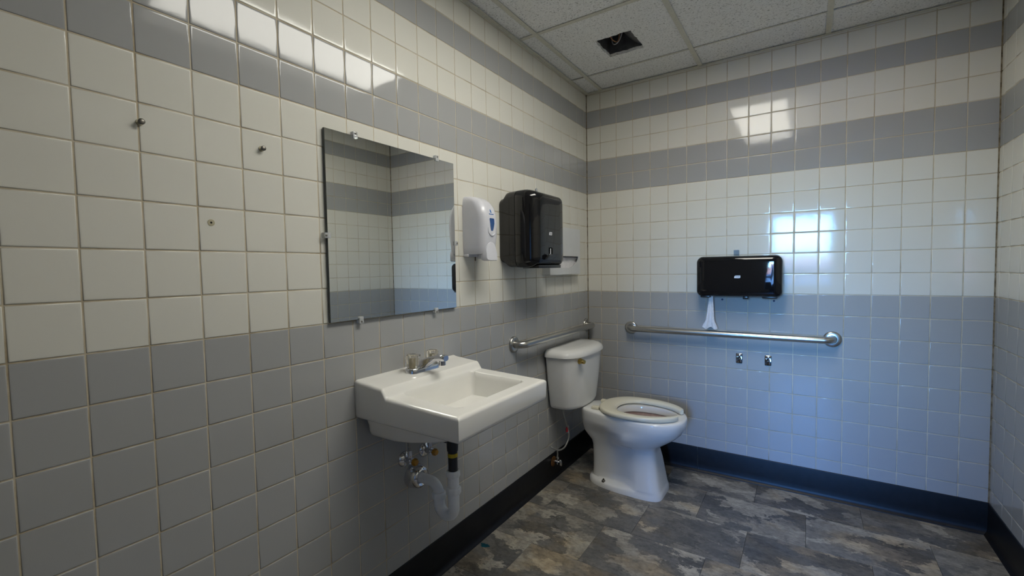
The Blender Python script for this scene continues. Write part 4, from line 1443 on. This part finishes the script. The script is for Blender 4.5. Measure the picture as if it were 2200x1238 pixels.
# ------------------------------------------------------------------ small chrome brackets
for i, (x, z, lab) in enumerate(((0.936, 0.714, 'small chrome wall bracket under the long grab bar, nearer the toilet'), (1.081, 0.715, 'small chrome wall bracket under the long grab bar, farther from the toilet'))):
    t = thing('chrome_bracket', lab, 'bracket', 'empty chrome holder brackets')
    bm = bmesh.new()
    loft(bm, [[Vector((x + u * s, -y, z + v * s)) for u, v in rrect(0.0165, 0.028, 0.004, 4)] for y, s in ((0.0002, 1), (0.004, 1), (0.006, 0.9))])
    obj('back_plate', fix(bm), M['dark_chrome'], t, True, 40)
    bm = bmesh.new()
    box(bm, x - 0.0115, x + 0.0115, -0.017, -0.005, z + 0.014, z + 0.026, bevel=0.003)
    box(bm, x - 0.0105, x - 0.0075, -0.015, -0.005, z - 0.020, z + 0.016, bevel=0.001)
    box(bm, x + 0.0075, x + 0.0105, -0.015, -0.005, z - 0.020, z + 0.016, bevel=0.001)
    obj('hook', bm, M['chrome'], t, True, 40)
    bm = bmesh.new()
    lathe(bm, [(0.005, 0.0045), (0.008, 0.0045), (0.009, 0.003)], (x, 0, z - 0.004), (0, -1, 0), 12)
    obj('mounting_screw', bm, M['screw'], t)
    settle(t, (x, 0, z))

# dried teal spill by the base
bm = bmesh.new()
pts = [(0.021 * (1 + 0.25 * math.sin(3 * a + 0.4) + 0.14 * math.sin(5 * a)) * math.cos(a), 0.016 * (1 + 0.25 * math.sin(2 * a + 1) + 0.12 * math.sin(7 * a)) * math.sin(a)) for a in (2 * PI * k / 32 for k in range(32))]
loft(bm, [[Vector((0.047 + u * s, -1.285 + v * s, z)) for u, v in pts] for z, s in ((0.0001, 1), (0.0006, 0.97))])
tag(obj('dried_spill', fix(bm), M['teal'], None, False), 'small teal dried spill on the floor beside the black base', 'spill')

# ------------------------------------------------------------------ outside the door window
tag(nbox('ground', M['asphalt'], None, -60, 60, -80, -EY - TH - 0.01, -0.25, -0.15, smooth=False), 'asphalt lot outside the door', kind='structure')
t = thing('wooden_fence', 'red wooden fence across the lot seen through the door window', 'fence')
bm = bmesh.new()
box(bm, -22, 24, -30.04, -30.0, 0.5, 0.6)
box(bm, -22, 24, -30.04, -30.0, 1.5, 1.6)
obj('rail', bm, M['brick'], t, False)
pm = None
for k in range(150):
    x = -22 + 46 * k / 150
    if pm is None:
        o = nbox('fence_board', M['brick'], t, -0.145, 0.145, -0.0125, 0.0125, -0.15, 1.95, smooth=False)
        pm = o.data
    else:
        o = bpy.data.objects.new('fence_board', pm)
        COL.objects.link(o)
        o.parent = t
    o.location = (x + 0.15, -29.985, 0)
settle(t, (0, -30, -0.15))
t = thing('parked_car', 'silver blue car parked outside the door window', 'car')
gx, gy, gz = 1.2, -15.0, -0.15
prof = [(-2.2, 0.35), (-2.25, 0.6), (-2.15, 0.82), (-1.2, 0.95), (-0.55, 1.38), (0.75, 1.42), (1.45, 1.02), (2.1, 0.95), (2.25, 0.7), (2.2, 0.35)]
bm = bmesh.new()
loft(bm, [[Vector((gx + u * s, gy + y, gz + 0.1 + (v - 0.1) * (1 if v < 1 else s2))) for u, v in prof] for y, s, s2 in ((-0.88, 0.985, 0.94), (-0.80, 1, 1), (0.80, 1, 1), (0.88, 0.985, 0.94))])
obj('body', fix(bm), M['car_paint'], t, True, 30)
for sgn in (-1, 1):
    bm = bmesh.new()
    side = [(-1.0, 0.98), (-0.52, 1.30), (0.05, 1.33), (0.05, 0.98)], [(0.12, 0.98), (0.12, 1.33), (0.68, 1.33), (1.2, 1.0)]
    for s_ in side:
        loft(bm, [[Vector((gx + u, gy + sgn * yy, gz + v)) for u, v in s_] for yy in (0.84, 0.895)])
    obj('side_window', fix(bm), M['car_glass'], t, False)
    for u in (-1.4, 1.4):
        bm = bmesh.new()
        lathe(bm, [(0, 0.32), (0.20, 0.32), (0.21, 0.22), (0.19, 0.2)], (gx + u, gy + sgn * 0.70, gz + 0.32), (0, sgn, 0), 24)
        obj('wheel', bm, M['tyre'], t)
settle(t, (gx, gy, gz))
